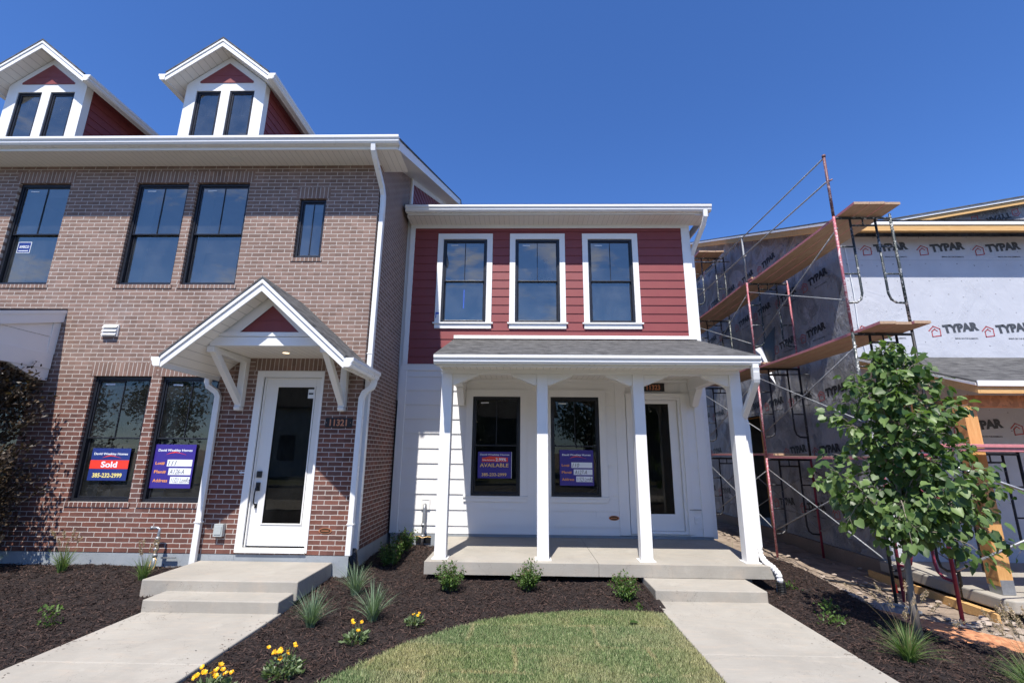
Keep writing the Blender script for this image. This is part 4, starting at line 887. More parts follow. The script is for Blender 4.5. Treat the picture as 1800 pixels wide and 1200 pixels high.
# torn wrap
b = MB(); b.poly([(XS - .006, 11.25, 3.1), (XS - .006, 12.0, 2.8), (XS - .006, 11.9, 2.3), (XS - .006, 11.45, 2.3)]); b.poly([(XS - .006, 11.45, 2.3), (XS - .006, 11.9, 2.3), (XS - .006, 11.5, 1.75)]); b.build('torn_gap', 'black', H3)
b = MB(); b.add([(XS - .01, 11.95, 2.75), (XS - .14, 12.2, 2.7), (XS - .08, 12.0, 2.2), (XS - .01, 11.5, 1.7), (XS - .16, 11.9, 2.35)], [(0, 1, 4), (1, 2, 4), (2, 3, 4), (3, 0, 4)]); b.build('torn_flap', 'swhite', H3)
# printed lettering on the wrap: red house outlines and bold black words
house = [(0, .05), (-.025, .11), (.065, .20), (.175, .155), (.19, .02), (.02, 0), (0, .05)]
def logo(b, o, ux, uz, k=1., tag_=True):
    o, ux, uz = Vector(o), Vector(ux), Vector(uz); T = lambda a, c: o + ux * a * k + uz * c * k
    b.stroke([(p[0] * k, p[1] * k) for p in [(-.03, .10), (.06, .19), (.175, .14), (.175, .01), (.02, -.01), (.02, .09), (.075, .135), (.12, .10)]], .017 * k, o, ux, uz, m=1)
    b.text('TYPAR', .66 * k, .165 * k, T(.24, .05), ux, uz, bold=.065, tilt=R(5.5), m=0)
    if tag_: b.text('BRING ON THE ELEMENTS.', .42 * k, .026 * k, T(.42, -.055), ux, uz, bold=.02, m=0)
b = MB(); y_ = YF - .004
for z, xs in ((3.82, (6.58, 7.66, 8.72, 9.79)), (2.20, (6.02 + .25, 7.58 - .0, 8.55, 9.6)), (.42, (6.55, 7.62, 8.66))):
    for x in xs: logo(b, (x, y_, z), (1, 0, 0), (0, 0, 1))
b.build('printed_lettering', ['ink2', 'rink'], H3)
b = MB()
for x in (9.15, 10.05, 10.95): logo(b, (x + .78, 9.596, gx(x + .78) - .13), (-1, 0, -.17), (0, 0, -1), .85, False)
b.build('gable_lettering', ['ink3', 'rink'], H3)
b = MB(); x_ = XS - .004
rows = ((6.0, 13.2, 5), (4.75, 9.6, 5), (3.62, 8.95, 8), (2.55, 9.25, 8), (1.25, 8.9, 8), (.12, 9.35, 8), (-1.05, 8.95, 8))
for z, y0, n_ in rows:
    for i in range(n_):
        y = y0 + 1.12 * (i + 1)
        if z > z3(y - .9) - .5 or (DO[0] - .1 < y < DO[1] + .95 and z < DO[3]): continue
        logo(b, (x_, y - .1, z - .12), (0, -1, 0), (0, 0, 1))
b.build('side_lettering', ['ink3', 'rink'], H3)
b = MB()
for i in range(3): b.text('TYPAR', .6, .15, (XS + 1.595, 14.2, -.2 - i * .9 + .4), (0, -1, 0), (0, 0, 1), bold=.04)
b.build('hallway_lettering', 'ink2', H3)
# frayed seam tape hanging at the corner
b = MB(); b.tube([(XS + .10, YF - .02, 4.0), (XS + .12, YF - .03, 3.0), (XS + .10, YF - .03, 2.4), (XS + .18, YF - .03, 1.7)], .008, 5); b.build('seam_tape', 'label', H3)

# ------------------------------------------------------------------ scaffold along the side wall
XA, XB = 5.035, 5.935; P2, P1, P0, PM = 7.09, 10.14, 13.19, 16.24
SC = thing('scaffold', 'tall pink and dark green scaffold along the wrapped side wall', 'scaffold', (XA, P2, -1.93))
def frame(parent, a, bpt, z0, h, mats, name='frame'):
    """walk-through frame between posts a and bpt (x,y), from z0 to z0+h"""
    a, bpt = Vector((*a, 0)), Vector((*bpt, 0)); d = (bpt - a).normalized(); W = (bpt - a).length; P = lambda t, z: tuple(a + d * t + Vector((0, 0, z)))
    o = []
    for t, mt in ((0, mats[0]), (W, mats[1])):
        b = MB(); b.tube([P(t, z0), P(t, z0 + h)], .0215, 9); b.tube([P(t, z0 + h - .02), P(t, z0 + h + .05)], .017, 8)
        b.build(name + '_leg', mt, parent, 0, True)
    b = MB(); zt = z0 + h - .03; b.tube([P(.02, zt), P(W - .02, zt)], .021, 8); b.tube([P(.26, zt - .13), P(W - .26, zt - .13)], .016, 8); b.tube([P(W / 2, zt - .13), P(W / 2, zt)], .012, 6)
    for t, sg in ((.25, -1), (W - .25, 1)):
        e = 0 if sg < 0 else W
        b.tube([P(t, zt), P(t, zt - 1.28), P(t + sg * .03, zt - 1.38), P(t + sg * .10, zt - 1.43), P(e, zt - 1.44)], .0175, 8)
        for zz in (.50, .96): b.tube([P(t, zt - zz), P(e, zt - zz)], .0135, 6)
    b.build(name + '_ladder', mats[2], parent, 0, True)
lv = [-1.93, -.03, 1.86, 3.80, 5.74]
look = {P2: ['scaf_k', 'scaf_k', 'scaf_d', 'scaf_d'], P1: ['scaf_r', 'scaf_r', 'scaf_r', 'scaf_d'], P0: ['scaf_k', 'scaf_k', 'scaf_d', 'scaf_d'], PM: ['scaf_k'] * 4}
for y in (P2, P1, P0, PM):
    for i in range(4 if y in (P0, PM) else 3):
        h = lv[i + 1] - lv[i]
        m1 = {(P2, 2): 'scaf_r', (P2, 1): 'scaf_d', (P2, 0): 'scaf_k'}.get((y, i), look[y][i]); m2 = {(P1, 2): 'scaf_r', (P1, 1): 'scaf_k', (P1, 0): 'scaf_c', (P2, 2): 'scaf_d'}.get((y, i), look[y][i])
        frame(SC, (XA, y), (XB, y), lv[i], h, (m1, m2, {(P1, 0): 'scaf_k', (P2, 0): 'scaf_k', (P1, 1): 'scaf_k'}.get((y, i), 'scaf_k' if i < 2 else 'scaf_d')))
for y, mt in ((P2, 'scaf_w'), (P1, 'brace')):
    b = MB(); b.tube([(XA, y, 3.80), (XA, y, 4.90)], .022, 9); b.tube([(XA, y, 4.89), (XA, y, 4.93)], .03, 8); b.tube([(XA - .01, y - .04, 4.42), (XA + .05, y - .04, 4.45)], .014, 6); b.build('guard_post', mt, SC, 0, True)
def bar(p, q, r=.011, name='cross_brace', mt='brace'):
    b = MB(); b.tube([p, q], r, 6); b.build(name, mt, SC, 0, True)
for ya, yb_ in ((P2, P1), (P1, P0), (P0, PM)):
    for i in range(3):
        x = XA + .01; bar((x, ya - .03, lv[i + 1] - .22), (x, yb_, lv[i] + .50)); bar((x, ya - .03, lv[i] + .50), (x, yb_, lv[i + 1] - .22))
        if i == 0: x = XB; bar((x, ya - .03, lv[i + 1] - .22), (x, yb_, lv[i] + .50)); bar((x, ya - .03, lv[i] + .50), (x, yb_, lv[i + 1] - .22))
bar((XA, P2, 4.88), (XA, P0, 4.90), .013, 'guard_rail'); bar((XA - .03, P2, 4.42), (XA - .03, P0, 4.44), .013, 'guard_rail')
b = MB(); b.tube([(XA, P1 + .02, 1.72), (6.25, P1 + .02, 1.72)], .016, 7); b.tube([(5.1, P0, 5.60), (6.1, P0, 5.60)], .02, 8); b.tube([(5.6, P0 - .02, 5.60), (5.74, P0 - .02, 5.66)], .035, 8); b.build('putlog', 'galv', SC, 0, True)
for y in (P2, P1, P0):
    for x in (XA, XB):
        b = MB(); b.tube([(x, y, -2.0), (x, y, -1.9)], .016, 8); b.box(x - .08, x + .08, y - .08, y + .08, -2.0, -1.985); b.build('base_plate', 'galv', SC)
def boards(lvl, y0, y1, n_=3, sag=0, x0=5.10, wd=.232, red=True, jit=.03, lst=None):
    for k in range(n_):
        b = MB(); a = x0 + k * (wd + .012); ya, yb_ = y0 + random.uniform(-jit, jit), y1 + random.uniform(-jit, jit); zz = lvl + .004 * k; t = random.uniform(-.006, .006)
        vs = []; S = 4
        for q in range(S + 1):
            y = ya + (yb_ - ya) * q / S; dz = -sag * math.sin(math.pi * q / S) + random.uniform(-.002, .002)
            vs += [(a, y, zz + dz), (a + wd, y, zz + dz + t), (a + wd, y, zz + dz + t + .04), (a, y, zz + dz + .04)]
        fs = [(0, 1, 2, 3), tuple(4 * S + q for q in (3, 2, 1, 0))]; mi = [2, 2]
        for q in range(S):
            for e in range(4): fs.append((4 * q + e, 4 * q + 4 + e, 4 * q + 4 + (e + 1) % 4, 4 * q + (e + 1) % 4)); mi.append(1 if e == 3 and k == 0 and red else (1 if e == 3 else 0))
        b.v = vs; b.f = fs; b.mi = mi; b.build('scaffold_board', ['plank', 'plank_red', 'plank'], SC)
boards(3.80, 6.70, 10.35, sag=.015); boards(3.86, 10.05, 13.5, sag=.015); boards(1.86, 6.62, 10.3, sag=.02); boards(1.92, 10.0, 13.4); boards(-.03, 7.0, 10.35, sag=.0, red=False); boards(.02, 10.0, 13.4); boards(5.76, 12.85, 16.5); boards(3.86, 13.3, 16.5)
# leaning scrap board on the third lift
b = MB(); b.prism([(10.6, 3.90), (12.4, 3.90), (12.3, 4.08), (11.8, 4.12), (10.7, 4.10)], 'x', 5.86, 5.88); b.build('toe_board', 'plank', SC)

# ------------------------------------------------------------------ second scaffold, across the front of the unfinished house
S2 = thing('scaffold', 'low crimson scaffold with pink edged boards across the unfinished porch', 'scaffold', (5.04, 6.17, -1.93))
XC2 = 5.04
def frame2(x, z0, h, mats): frame(S2, (x, 6.14), (x, 7.0), z0, h, mats)
frame2(XC2 + .04, -1.86, 1.92, ('scaf_c', 'scaf_c', 'scaf_c')); frame2(XC2 + 3.09, -1.86, 1.92, ('scaf_k', 'scaf_k', 'scaf_k'))
frame(S2, (7.0, 7.9), (7.9, 7.9), -1.66, 1.76, ('scaf_k', 'scaf_k', 'scaf_k'))
for k in range(2):
    b = MB(); b.box(5.16 + .03 * k, 8.3, 6.14 + k * .25, 6.37 + k * .25, .085 + .045 * (1 - k) * .0, .125); b.build('scaffold_board', 'plank_red', S2, .004)
b = MB(); b.box(5.15, 8.4, 6.12, 6.36, .135, .175); b.build('scaffold_board', 'plank_red', S2, .004)
for p, q in (((XC2 + .06, 6.12, -.02), (XC2 + 3.09, 6.12, -1.1)), ((XC2 + .06, 6.12, -1.28), (XC2 + 3.09, 6.12, -.1))):
    b = MB(); b.tube([p, q], .017, 8); b.build('cross_brace', 'galv', S2, 0, True)
b = MB(); b.tube([(5.06, 6.14, -1.93), (5.06, 6.14, -1.80)], .016, 8); b.box(4.95, 5.17, 6.05, 6.24, -1.915, -1.90); b.box(4.98, 5.16, 6.07, 6.22, -1.865, -1.855); b.build('base_plate', 'galv', S2)
# ------------------------------------------------------------------ ground
rng = np.random.default_rng(11)
def sstep(t): t = np.clip(t, 0, 1); return t * t * (3 - 2 * t)
AY = [-3, 1, 3, 4.19, 4.59, 4.92, 5.24, 5.68, 5.94, 6.06]; AXL = [-3.2, -2.6, -2.05, -1.6, -1.37, -1.16, -.89, -.44, .17, .78]
TX = [-.44, .17, .78, 1.39, 1.61]; TY = [5.68, 5.94, 6.07, 6.07, 6.02]
def in_lawn(x, y): return (x < 1.625) & (x > np.interp(y, AY, AXL)) & (y < np.where(x > -.44, np.interp(x, TX, TY), 6.1))
BYs = [-3, 5.0, 5.34, 5.66, 6.42, 7.49, 8.95, 9.65, 9.8]; BXs = [9, 8.0, 4.95, 4.5, 4.43, 4.55, 4.68, 4.56, 3.4]
def mulch_h(x, y):
    left = -1.79 + .20 * sstep((y - 5.2) / 1.9)
    mid = -1.785 + .085 * sstep((y - 5.6) / 1.5) + .08 * sstep((y - 7) / 1.6)
    right = -1.785 - .07 * sstep((x - 3.3) / 1.2) + .05 * sstep((y - 6.5) / 1.5)
    h = np.where(x < -3.4, left, np.where(x < 2.3, mid, right))
    return np.where(in_lawn(x, y), -1.80, h)
def vnoise(x, y, s, seed=0):
    xi, yi = np.floor(x / s), np.floor(y / s); fx, fy = x / s - xi, y / s - yi; fx = fx * fx * (3 - 2 * fx); fy = fy * fy * (3 - 2 * fy)
    h = lambda a, b: np.modf(np.abs(np.sin(a * 127.1 + b * 311.7 + seed * 17.3) * 43758.5453))[0]
    return (h(xi, yi) * (1 - fx) + h(xi + 1, yi) * fx) * (1 - fy) + (h(xi, yi + 1) * (1 - fx) + h(xi + 1, yi + 1) * fx) * fy
def grid(name, x0, x1, y0, y1, st, hf, mat, keep=None):
    xs = np.arange(x0, x1 + st / 2, st); ys = np.arange(y0, y1 + st / 2, st); X, Y = np.meshgrid(xs, ys); Z = hf(X, Y)
    V = np.stack([X.ravel(), Y.ravel(), Z.ravel()], 1); nx, ny = len(xs), len(ys)
    i = (np.arange(ny - 1)[:, None] * nx + np.arange(nx - 1)[None]).ravel(); F = np.stack([i, i + 1, i + nx + 1, i + nx], 1)
    if keep is not None: c = V[F].mean(1); F = F[keep(c[:, 0], c[:, 1])]
    return struct(npmesh(name, V, F, mat, smooth=True))
grid('mulch_bed', -14, 9, -1, 9.8, .05, lambda x, y: mulch_h(x, y) + .022 * (vnoise(x, y, .11) - .5) + .02 * (vnoise(x, y, .4, 3) - .5), 'mulch', lambda x, y: (x < np.interp(y, BYs, BXs)) & ~((y > 7.2) & (x < -2.45)) & ~((x > -1.1) & (x < 3.3) & (y > 7.4)) & ~((x > -4.2) & (x < -2.75) & (y < 6.9)) & ~((x > 1.7) & (x < 2.98) & (y < 7)))
def soil_h(x, y):
    e = np.interp(y, BYs, BXs)
    return -1.955 + .05 * (vnoise(x, y, .35, 5) - .5) + .03 * (vnoise(x, y, .12, 6) - .5) + .09 * sstep(1 - (x - e) / .28) * (y < 9.9) * (y > 6.9) + .05 * (x < 4.4) * (y > 9.7)
grid('bare_ground', 3.3, 15, 4.6, 26, .06, soil_h, 'soil', lambda x, y: (x > np.interp(y, BYs, BXs) - .1) | (y > 9.6))
o = MB(); o.poly([(-1500, -1500, -2.25), (1500, -1500, -2.25), (1500, 1500, -2.25), (-1500, 1500, -2.25)]); struct(o.build('ground', 'soil'))
# lawn
L = [(x, y) for y, x in zip(AY, AXL)][:9] + [(.78, 6.07), (1.39, 6.07), (1.625, 6.02), (1.625, -3)]
b = MB(); b.prism(L, 'z', -1.85, -1.765); struct(b.build('lawn_soil', 'turf'))
Nb = 210000; x = rng.uniform(-2.4, 1.64, Nb); y = 3.2 + 2.95 * rng.random(Nb) ** .8
x += rng.normal(0, .006, Nb); k = in_lawn(x - rng.normal(0, .022, Nb), y + rng.normal(0, .022, Nb) + .03 * (vnoise(x, y, .15, 21) - .5)) & (x < 1.64); x, y = x[k], y[k]; m_ = len(x)
hgt = rng.uniform(.015, .034, m_) * (.7 + .5 * vnoise(x, y, .25, 9)); th = rng.uniform(0, 6.283, m_); wd_ = rng.uniform(.0025, .0045, m_); ln = rng.uniform(.1, .8, m_) * hgt; ph = rng.uniform(0, 6.283, m_)
z0_ = np.full(m_, -1.766)
V = np.empty((m_, 3, 3)); V[:, 0] = np.stack([x - np.cos(th) * wd_, y - np.sin(th) * wd_, z0_], 1); V[:, 1] = np.stack([x + np.cos(th) * wd_, y + np.sin(th) * wd_, z0_], 1)
V[:, 2] = np.stack([x + np.cos(ph) * ln, y + np.sin(ph) * ln, z0_ + hgt], 1)
o = npmesh('lawn_grass', V.reshape(-1, 3), np.arange(m_ * 3).reshape(-1, 3), 'blade', rnd=np.repeat(rng.random(m_), 3)); o['kind'] = 'stuff'
# bark chips
Nc = 270000; x = rng.uniform(-10, 7.5, Nc); y = 3.0 + 6.6 * rng.random(Nc) ** 1.15
k = (x < np.interp(y, BYs, BXs) + rng.normal(0, .05, Nc)) & ~in_lawn(x, y) & ~((x > -4.27) & (x < -2.69) & (y < 7.1)) & ~((x > 1.63) & (x < 3.04) & (y < 7.1)) & ~((y > 7.12) & (x < -2.46)) & ~((x > -1.36) & (x < 3.44) & (y > 7.05) & (y < 9.2)) & ~((x > -4.57) & (x < -2.68) & (y > 6.08)) & ~((x < 3.5) & (y > 9.1)) & ~((x<-9)&(y<5)) & ~((x>-6.5)&(x<0)&(y<3.4)&(x<-3.5))
x, y = x[k], y[k]; m_ = len(x); z = mulch_h(x, y) + .02 * (vnoise(x, y, .4, 3) - .5) + rng.uniform(-.004, .022, m_)
ln = rng.uniform(.008, .032, m_) * (1 + (rng.random(m_) > .93) * .6); wd_ = rng.uniform(.0022, .006, m_); a = rng.uniform(0, 6.283, m_); t1 = rng.normal(0, .33, m_); t2 = rng.normal(0, .5, m_)
d = np.stack([np.cos(a) * np.cos(t1), np.sin(a) * np.cos(t1), np.sin(t1)], 1); s = np.stack([-np.sin(a) * np.cos(t2), np.cos(a) * np.cos(t2), np.sin(t2)], 1); c = np.stack([x, y, z], 1)
V = np.stack([c - d * ln[:, None] - s * wd_[:, None] * .6, c + d * ln[:, None] * .9 - s * wd_[:, None], c + d * ln[:, None] + s * wd_[:, None] * .5, c - d * ln[:, None] * .8 + s * wd_[:, None]], 1)
rn = rng.random(m_) ** 1.7; rn = np.where(rng.random(m_) > .988, 2.6, rn)
o = npmesh('bark_mulch', V.reshape(-1, 3), np.arange(m_ * 4).reshape(-1, 4), 'chip', rnd=np.repeat(rn, 4)); o['kind'] = 'stuff'
Nc = 210; x = np.concatenate([rng.normal(-4.2, .08, Nc // 3), rng.normal(-2.76, .08, Nc // 3), rng.normal(2.98, .07, Nc // 3)]); y = rng.uniform(3.6, 5.7, len(x)); m_ = len(x)
k = ((x > -4.25) & (x < -2.71)) | ((x > 1.7) & (x < 3.03)); x, y = x[k], y[k]; m_ = len(x); a = rng.uniform(0, 6.283, m_); c = np.stack([x, y, np.full(m_, -1.750)], 1); d = np.stack([np.cos(a), np.sin(a), 0 * a], 1) * rng.uniform(.003, .014, m_)[:, None]; s = np.stack([-np.sin(a), np.cos(a), 0 * a], 1) * rng.uniform(.001, .004, m_)[:, None]
o = npmesh('spilled_mulch', np.stack([c - d - s, c + d - s, c + d + s, c - d + s], 1).reshape(-1, 3), np.arange(m_ * 4).reshape(-1, 4), 'chip', rnd=np.repeat(rng.random(m_), 4)); o['kind'] = 'stuff'
# walks, steps, landing
def slab(name, x0, x1, y0, y1, z0, z1, joints=(), bev=.012, mat='conc'):
    ys = [y0, *joints, y1]; b = MB()
    for i in range(len(ys) - 1): b.box(x0, x1, ys[i] + (.003 if i else 0), ys[i + 1] - (.003 if i < len(ys) - 2 else 0), z0, z1)
    if joints: b.box(x0 + .01, x1 - .01, y0 + .02, y1 - .02, z0 - .01, z1 - .008)
    return struct(b.build(name, mat, None, bev))
slab('path', -4.26, -2.70, -1.0, 5.80, -1.88, -1.753, (1.45, 2.95, 4.45)); slab('path', 1.635, 3.04, -1.0, 6.50, -1.88, -1.752, (1.0, 2.85, 4.86))
slab('step', -4.265, -2.715, 5.735, 6.20, -1.80, -1.627); slab('landing', -4.575, -2.675, 6.085, 7.128, -1.72, -1.505); slab('landing_base', -4.42, -2.84, 6.25, 7.12, -1.9, -1.721, mat='found')
slab('step', 1.655, 3.035, 6.45, 7.32, -1.80, -1.624)
slab('unseen_pavement', -60, 60, -2.6, -1.01, -1.9, -1.753, bev=0); slab('kerb', -60, 60, -4.2, -4.0, -2.1, -1.76, bev=.02)
slab('unseen_pavement', -60, 60, -3.99, -2.61, -1.9, -1.755, bev=0); b = MB(); b.box(-60, -14.01, -1.0, 9, -2.0, -1.78); struct(b.build('grass_verge', 'turf'))  # second paving strip is unseen, added to bounce light onto the house fronts
b = MB(); b.box(-400, 400, -12, -4.21, -2.2, -1.90); struct(b.build('road', 'asphalt'))
slab('kerb', -60, 60, -12.2, -12.01, -2.1, -1.76, bev=.02)
b = MB(); b.box(-60, 60, -40, -12.21, -2.0, -1.77); struct(b.build('grass_verge', 'turf'))
# rubble along the trench edge and by the slab
def stone(b, c, r):
    t = [(math.cos(a) * math.cos(e), math.sin(a) * math.cos(e), math.sin(e)) for e, n_ in ((-.9, 4), (0, 6), (.9, 4)) for a in [2 * math.pi * i / n_ + e for i in range(n_)]]
    v = [(c[0] + p[0] * r * random.uniform(.7, 1.3) * 1.3, c[1] + p[1] * r * random.uniform(.7, 1.3), c[2] + p[2] * r * random.uniform(.4, .7)) for p in t]
    o = len(v); f = [(0, 1, 2, 3)[::-1], (10, 11, 12, 13)]
    for lo, hi, nl, nh in ((0, 4, 4, 6), (4, 10, 6, 4)):
        if nl < nh:
            for i in range(6): f.append((lo + int(i * 4 / 6) % 4, hi + (i + 1) % 6, hi + i)); 
            for i in range(4): f.append((lo + i, lo + (i + 1) % 4, hi + (int(math.ceil((i + 1) * 1.5))) % 6))
        else:
            for i in range(6): f.append((lo + i, lo + (i + 1) % 6, hi + int(i * 4 / 6) % 4))
            for i in range(4): f.append((hi + (i + 1) % 4, hi + i, lo + int(math.ceil((i + 1) * 1.5)) % 6))
    b.add(v, f)
b = MB()
for i in range(520):
    y = random.uniform(5.7, 9.6); x = np.interp(y, BYs, BXs) + abs(random.gauss(0, .07)) + .0; r = random.choice((.012, .015, .02, .03)); stone(b, (x, y, float(soil_h(x, y)) + r * .4), r)
for i in range(260):
    x, y = random.uniform(4.6, 7.5), random.uniform(5.3, 6.5); r = random.choice((.01, .015, .02, .035)); stone(b, (x, y, -1.93 + r * .4), r)
for i in range(70):
    x, y = random.uniform(5.0, 7.6), random.uniform(5.5, 6.7); stone(b, (x, y, -1.92), random.uniform(.03, .06))
for i in range(120):
    x, y = random.uniform(3.5, 6.0), random.uniform(7, 13); r = random.choice((.01, .02, .035)); stone(b, (x, y, -1.93 + r * .4), r)
o = b.build('rubble', 'rock'); o['kind'] = 'stuff'
for (x, y, r), lb in zip(((5.72, 5.95, .12), (6.2, 5.85, .09), (5.35, 5.75, .07)), ('large broken concrete chunk beside the corner of the raw porch slab', 'flat broken stone at the right edge below the porch slab', 'small pale stone lying behind the orange board')):
    b = MB(); stone(b, (x, y, -1.90), r); tag(b.build('stone', 'rock', None, .006), lb, 'stone')
# orange board on the ground
b = MB(); q = [(3.95, 6.75), (4.05, 6.15), (4.32, 5.72), (4.80, 5.46), (6.4, 5.12), (6.5, 5.45), (5.3, 5.72), (4.75, 6.55), (4.35, 6.95)]
b.prism(q, 'z', -1.905, -1.885); o = b.build('ground_board', 'osb', None, .002); o.rotation_euler = (0, 0, 0); tag(o, 'orange weathered strand board lying on the dirt under the crimson scaffold', 'board')
def box_thing(name, label, cat, parts, loc): 
    t = thing(name, label, cat, loc)
    for nm, mb, mt in parts: mb.build(nm, mt, t)
    return t
b = MB(); b.box(3.70, 4.05, 9.75, 9.87, -1.93, -1.80); [b.box(3.715 + i * .03, 3.73 + i * .03, 9.743, 9.749, -1.915, -1.815) for i in range(11)]
o = b.build('vent_block', 'rock', None, .004); tag(o, 'pale slotted concrete vent block lying on dirt behind the porch', 'vent block')
b = MB(); b.box(4.6, 5.1, 6.75, 7.1, -1.93, -1.90); b.tube([(4.62, 6.8, -1.89), (4.8, 7.0, -1.88), (5.0, 6.85, -1.885)], .012, 6); o = b.build('metal_scrap', 'brace'); tag(o, 'grey metal scrap plate on the dirt by the scaffold foot', 'scrap')
b = MB(); b.tube([(4.75, 8.35, -1.90), (5.0, 8.1, -1.89), (5.35, 7.75, -1.90), (5.6, 7.5, -1.89)], .02, 7); o = b.build('black_hose', 'bmetal'); tag(o, 'black hose lying along the dirt trench beside the raw foundation', 'hose')
b = MB(); b.tube([(5.42, 7.62, -1.90), (5.42, 7.62, -1.80)], .035, 10); b.tube([(5.42, 7.62, -1.80), (5.42, 7.62, -1.775)], [.035, .02], 10); o = b.build('drink_can', 'sred'); tag(o, 'crumpled red drink can on the dirt beside the form board', 'can')
# ------------------------------------------------------------------ plants
SH = {'heart': (np.array([(0, 0, 0), (.5, 0, -.05), (1, 0, -.16), (-.12, .30, .05), (.30, .53, .08), (.78, .27, -.02), (-.12, -.30, .05), (.30, -.53, .08), (.78, -.27, -.02)], float), np.array([(0, 1, 4, 3), (1, 2, 5, 4), (0, 6, 7, 1), (1, 7, 8, 2)])),
      'leaf': (np.array([(0, 0, 0), (.45, .26, .07), (1, 0, -.06), (.45, -.26, .07), (.5, 0, 0)], float), np.array([(0, 4, 2, 1), (0, 3, 2, 4)])),
      'petal': (np.array([(0, .05, 0), (.7, .20, .12), (1, 0, .10), (.7, -.20, .12)], float), np.array([(0, 3, 2, 1)]))}
def leaves(name, P, Dv, Nv, S, shape, mat, parent=None, rnd=None, world=True):
    P = np.asarray(P, float); n_ = len(P); Dv = Dv / np.linalg.norm(Dv, axis=1)[:, None]; B = np.cross(Nv, Dv); B /= np.linalg.norm(B, axis=1)[:, None] + 1e-9; Nn = np.cross(Dv, B)
    sv, sf = SH[shape]; q = sv.copy()
    curl = rng.uniform(.5, 1.8, n_)
    V = P[:, None] + S[:, None, None] * (sv[None, :, 0:1] * Dv[:, None] + sv[None, :, 1:2] * B[:, None] + (sv[None, :, 2:3] * curl[:, None, None]) * Nn[:, None])
    F = (sf[None] + (np.arange(n_) * len(sv))[:, None, None]).reshape(-1, sf.shape[1])
    if rnd is None: rnd = rng.random(n_)
    return npmesh(name, V.reshape(-1, 3), F, mat, parent, np.repeat(rnd, len(sv)), world, smooth=False)
def unit(n_): v = rng.normal(size=(n_, 3)); return v / np.linalg.norm(v, axis=1)[:, None]
# young tree with heart-shaped leaves
TR = thing('young_tree', 'young tree with big heart shaped green leaves in front of the pink scaffold', 'tree', (4.08, 5.50, -1.82))
tb = MB(); tk = [(4.08, 5.50, -1.86), (4.07, 5.50, -1.4), (4.09, 5.49, -.9), (4.13, 5.50, -.3), (4.17, 5.5, .3), (4.2, 5.5, .8), (4.2, 5.5, 1.28)]
tb.tube(tk, [.042, .031, .027, .023, .018, .012, .006], 10)
PZ = [-1.2, -.95, -.55, -.2, .1, .4, .7, .95, 1.2, 1.40]; PRr = [.25, .62, .95, .90, .80, .72, .60, .40, .30, .12]; PCx = [4.25, 4.30, 4.36, 4.30, 4.27, 4.27, 4.28, 4.30, 4.33, 4.22]
P, Dv = [], []
random.seed(5)
def tpos(z):
    for a, c in zip(tk, tk[1:]):
        if a[2] <= z <= c[2]: t = (z - a[2]) / (c[2] - a[2]); return Vector(a).lerp(Vector(c), t)
    return Vector(tk[-1])
brs = []
for i in range(66):
    ze_ = -1.05 + 2.40 * ((i + random.random()) / 66) ** .95; az = i * 2.399 + random.uniform(-.4, .4)
    rr = np.interp(ze_, PZ, PRr) * random.uniform(.45, 1.22); cx_ = np.interp(ze_, PZ, PCx)
    if i in (20, 26): az = -.1; rr *= 1.4
    if i == 34: az = 0.25; rr *= 1.35
    e = Vector((cx_ + rr * math.cos(az), 5.5 + rr * math.sin(az) * .85, ze_)); zs = max(-.95, ze_ - .35 - .5 * rr) if ze_ > -.6 else ze_ + random.uniform(.1, .35)
    s0 = tpos(zs); mid = s0.lerp(e, .5) + Vector((0, 0, .12)); brs.append((s0, mid, e))
for s0, mid, e in brs:
    pts = [s0, s0.lerp(mid, .5) + Vector((0, 0, .03)), mid, mid.lerp(e, .55) + Vector((0, 0, .02)), e - Vector((0, 0, .05))]
    tb.tube(pts, [.009, .007, .005, .004, .002], 5)
    L_ = (e - s0).length; nl = int(14 + L_ * 50)
    for j in range(nl):
        t = .18 + .82 * (j + random.random()) / nl; k_ = min(3, int(t * 4)); p = pts[k_].lerp(pts[k_ + 1], t * 4 - k_)
        off = Vector([random.gauss(0, .055), random.gauss(0, .055), random.gauss(-.03, .05)]); q = p + off
        if random.random() < .3: tb.tube([p, q], .0015, 3)
        P.append(q); Dv.append((off.normalized() + (e - s0).normalized() * .5 + Vector((0, 0, -.75))))
for j in range(380):   # inner filler twigs
    z = random.uniform(-.8, 1.0); r_a = np.interp(z, PZ, PRr) * random.random() ** .7 * .75; az = random.uniform(0, 6.28)
    P.append(Vector((np.interp(z, PZ, PCx) + r_a * math.cos(az), 5.5 + r_a * math.sin(az), z))); Dv.append(Vector((math.cos(az), math.sin(az), -.8)))
tb.build('trunk', 'bark', TR, 0, True)
P, Dv = np.array(P), np.array(Dv); n_ = len(P)
Nv = unit(n_) * .7 + np.array([-.1, -.35, .75]); S = .036 + .066 * rng.random(n_) ** 1.2
leaves('crown', P, Dv, Nv, S, 'heart', 'leaf', TR, rng.random(n_) ** 1.3)
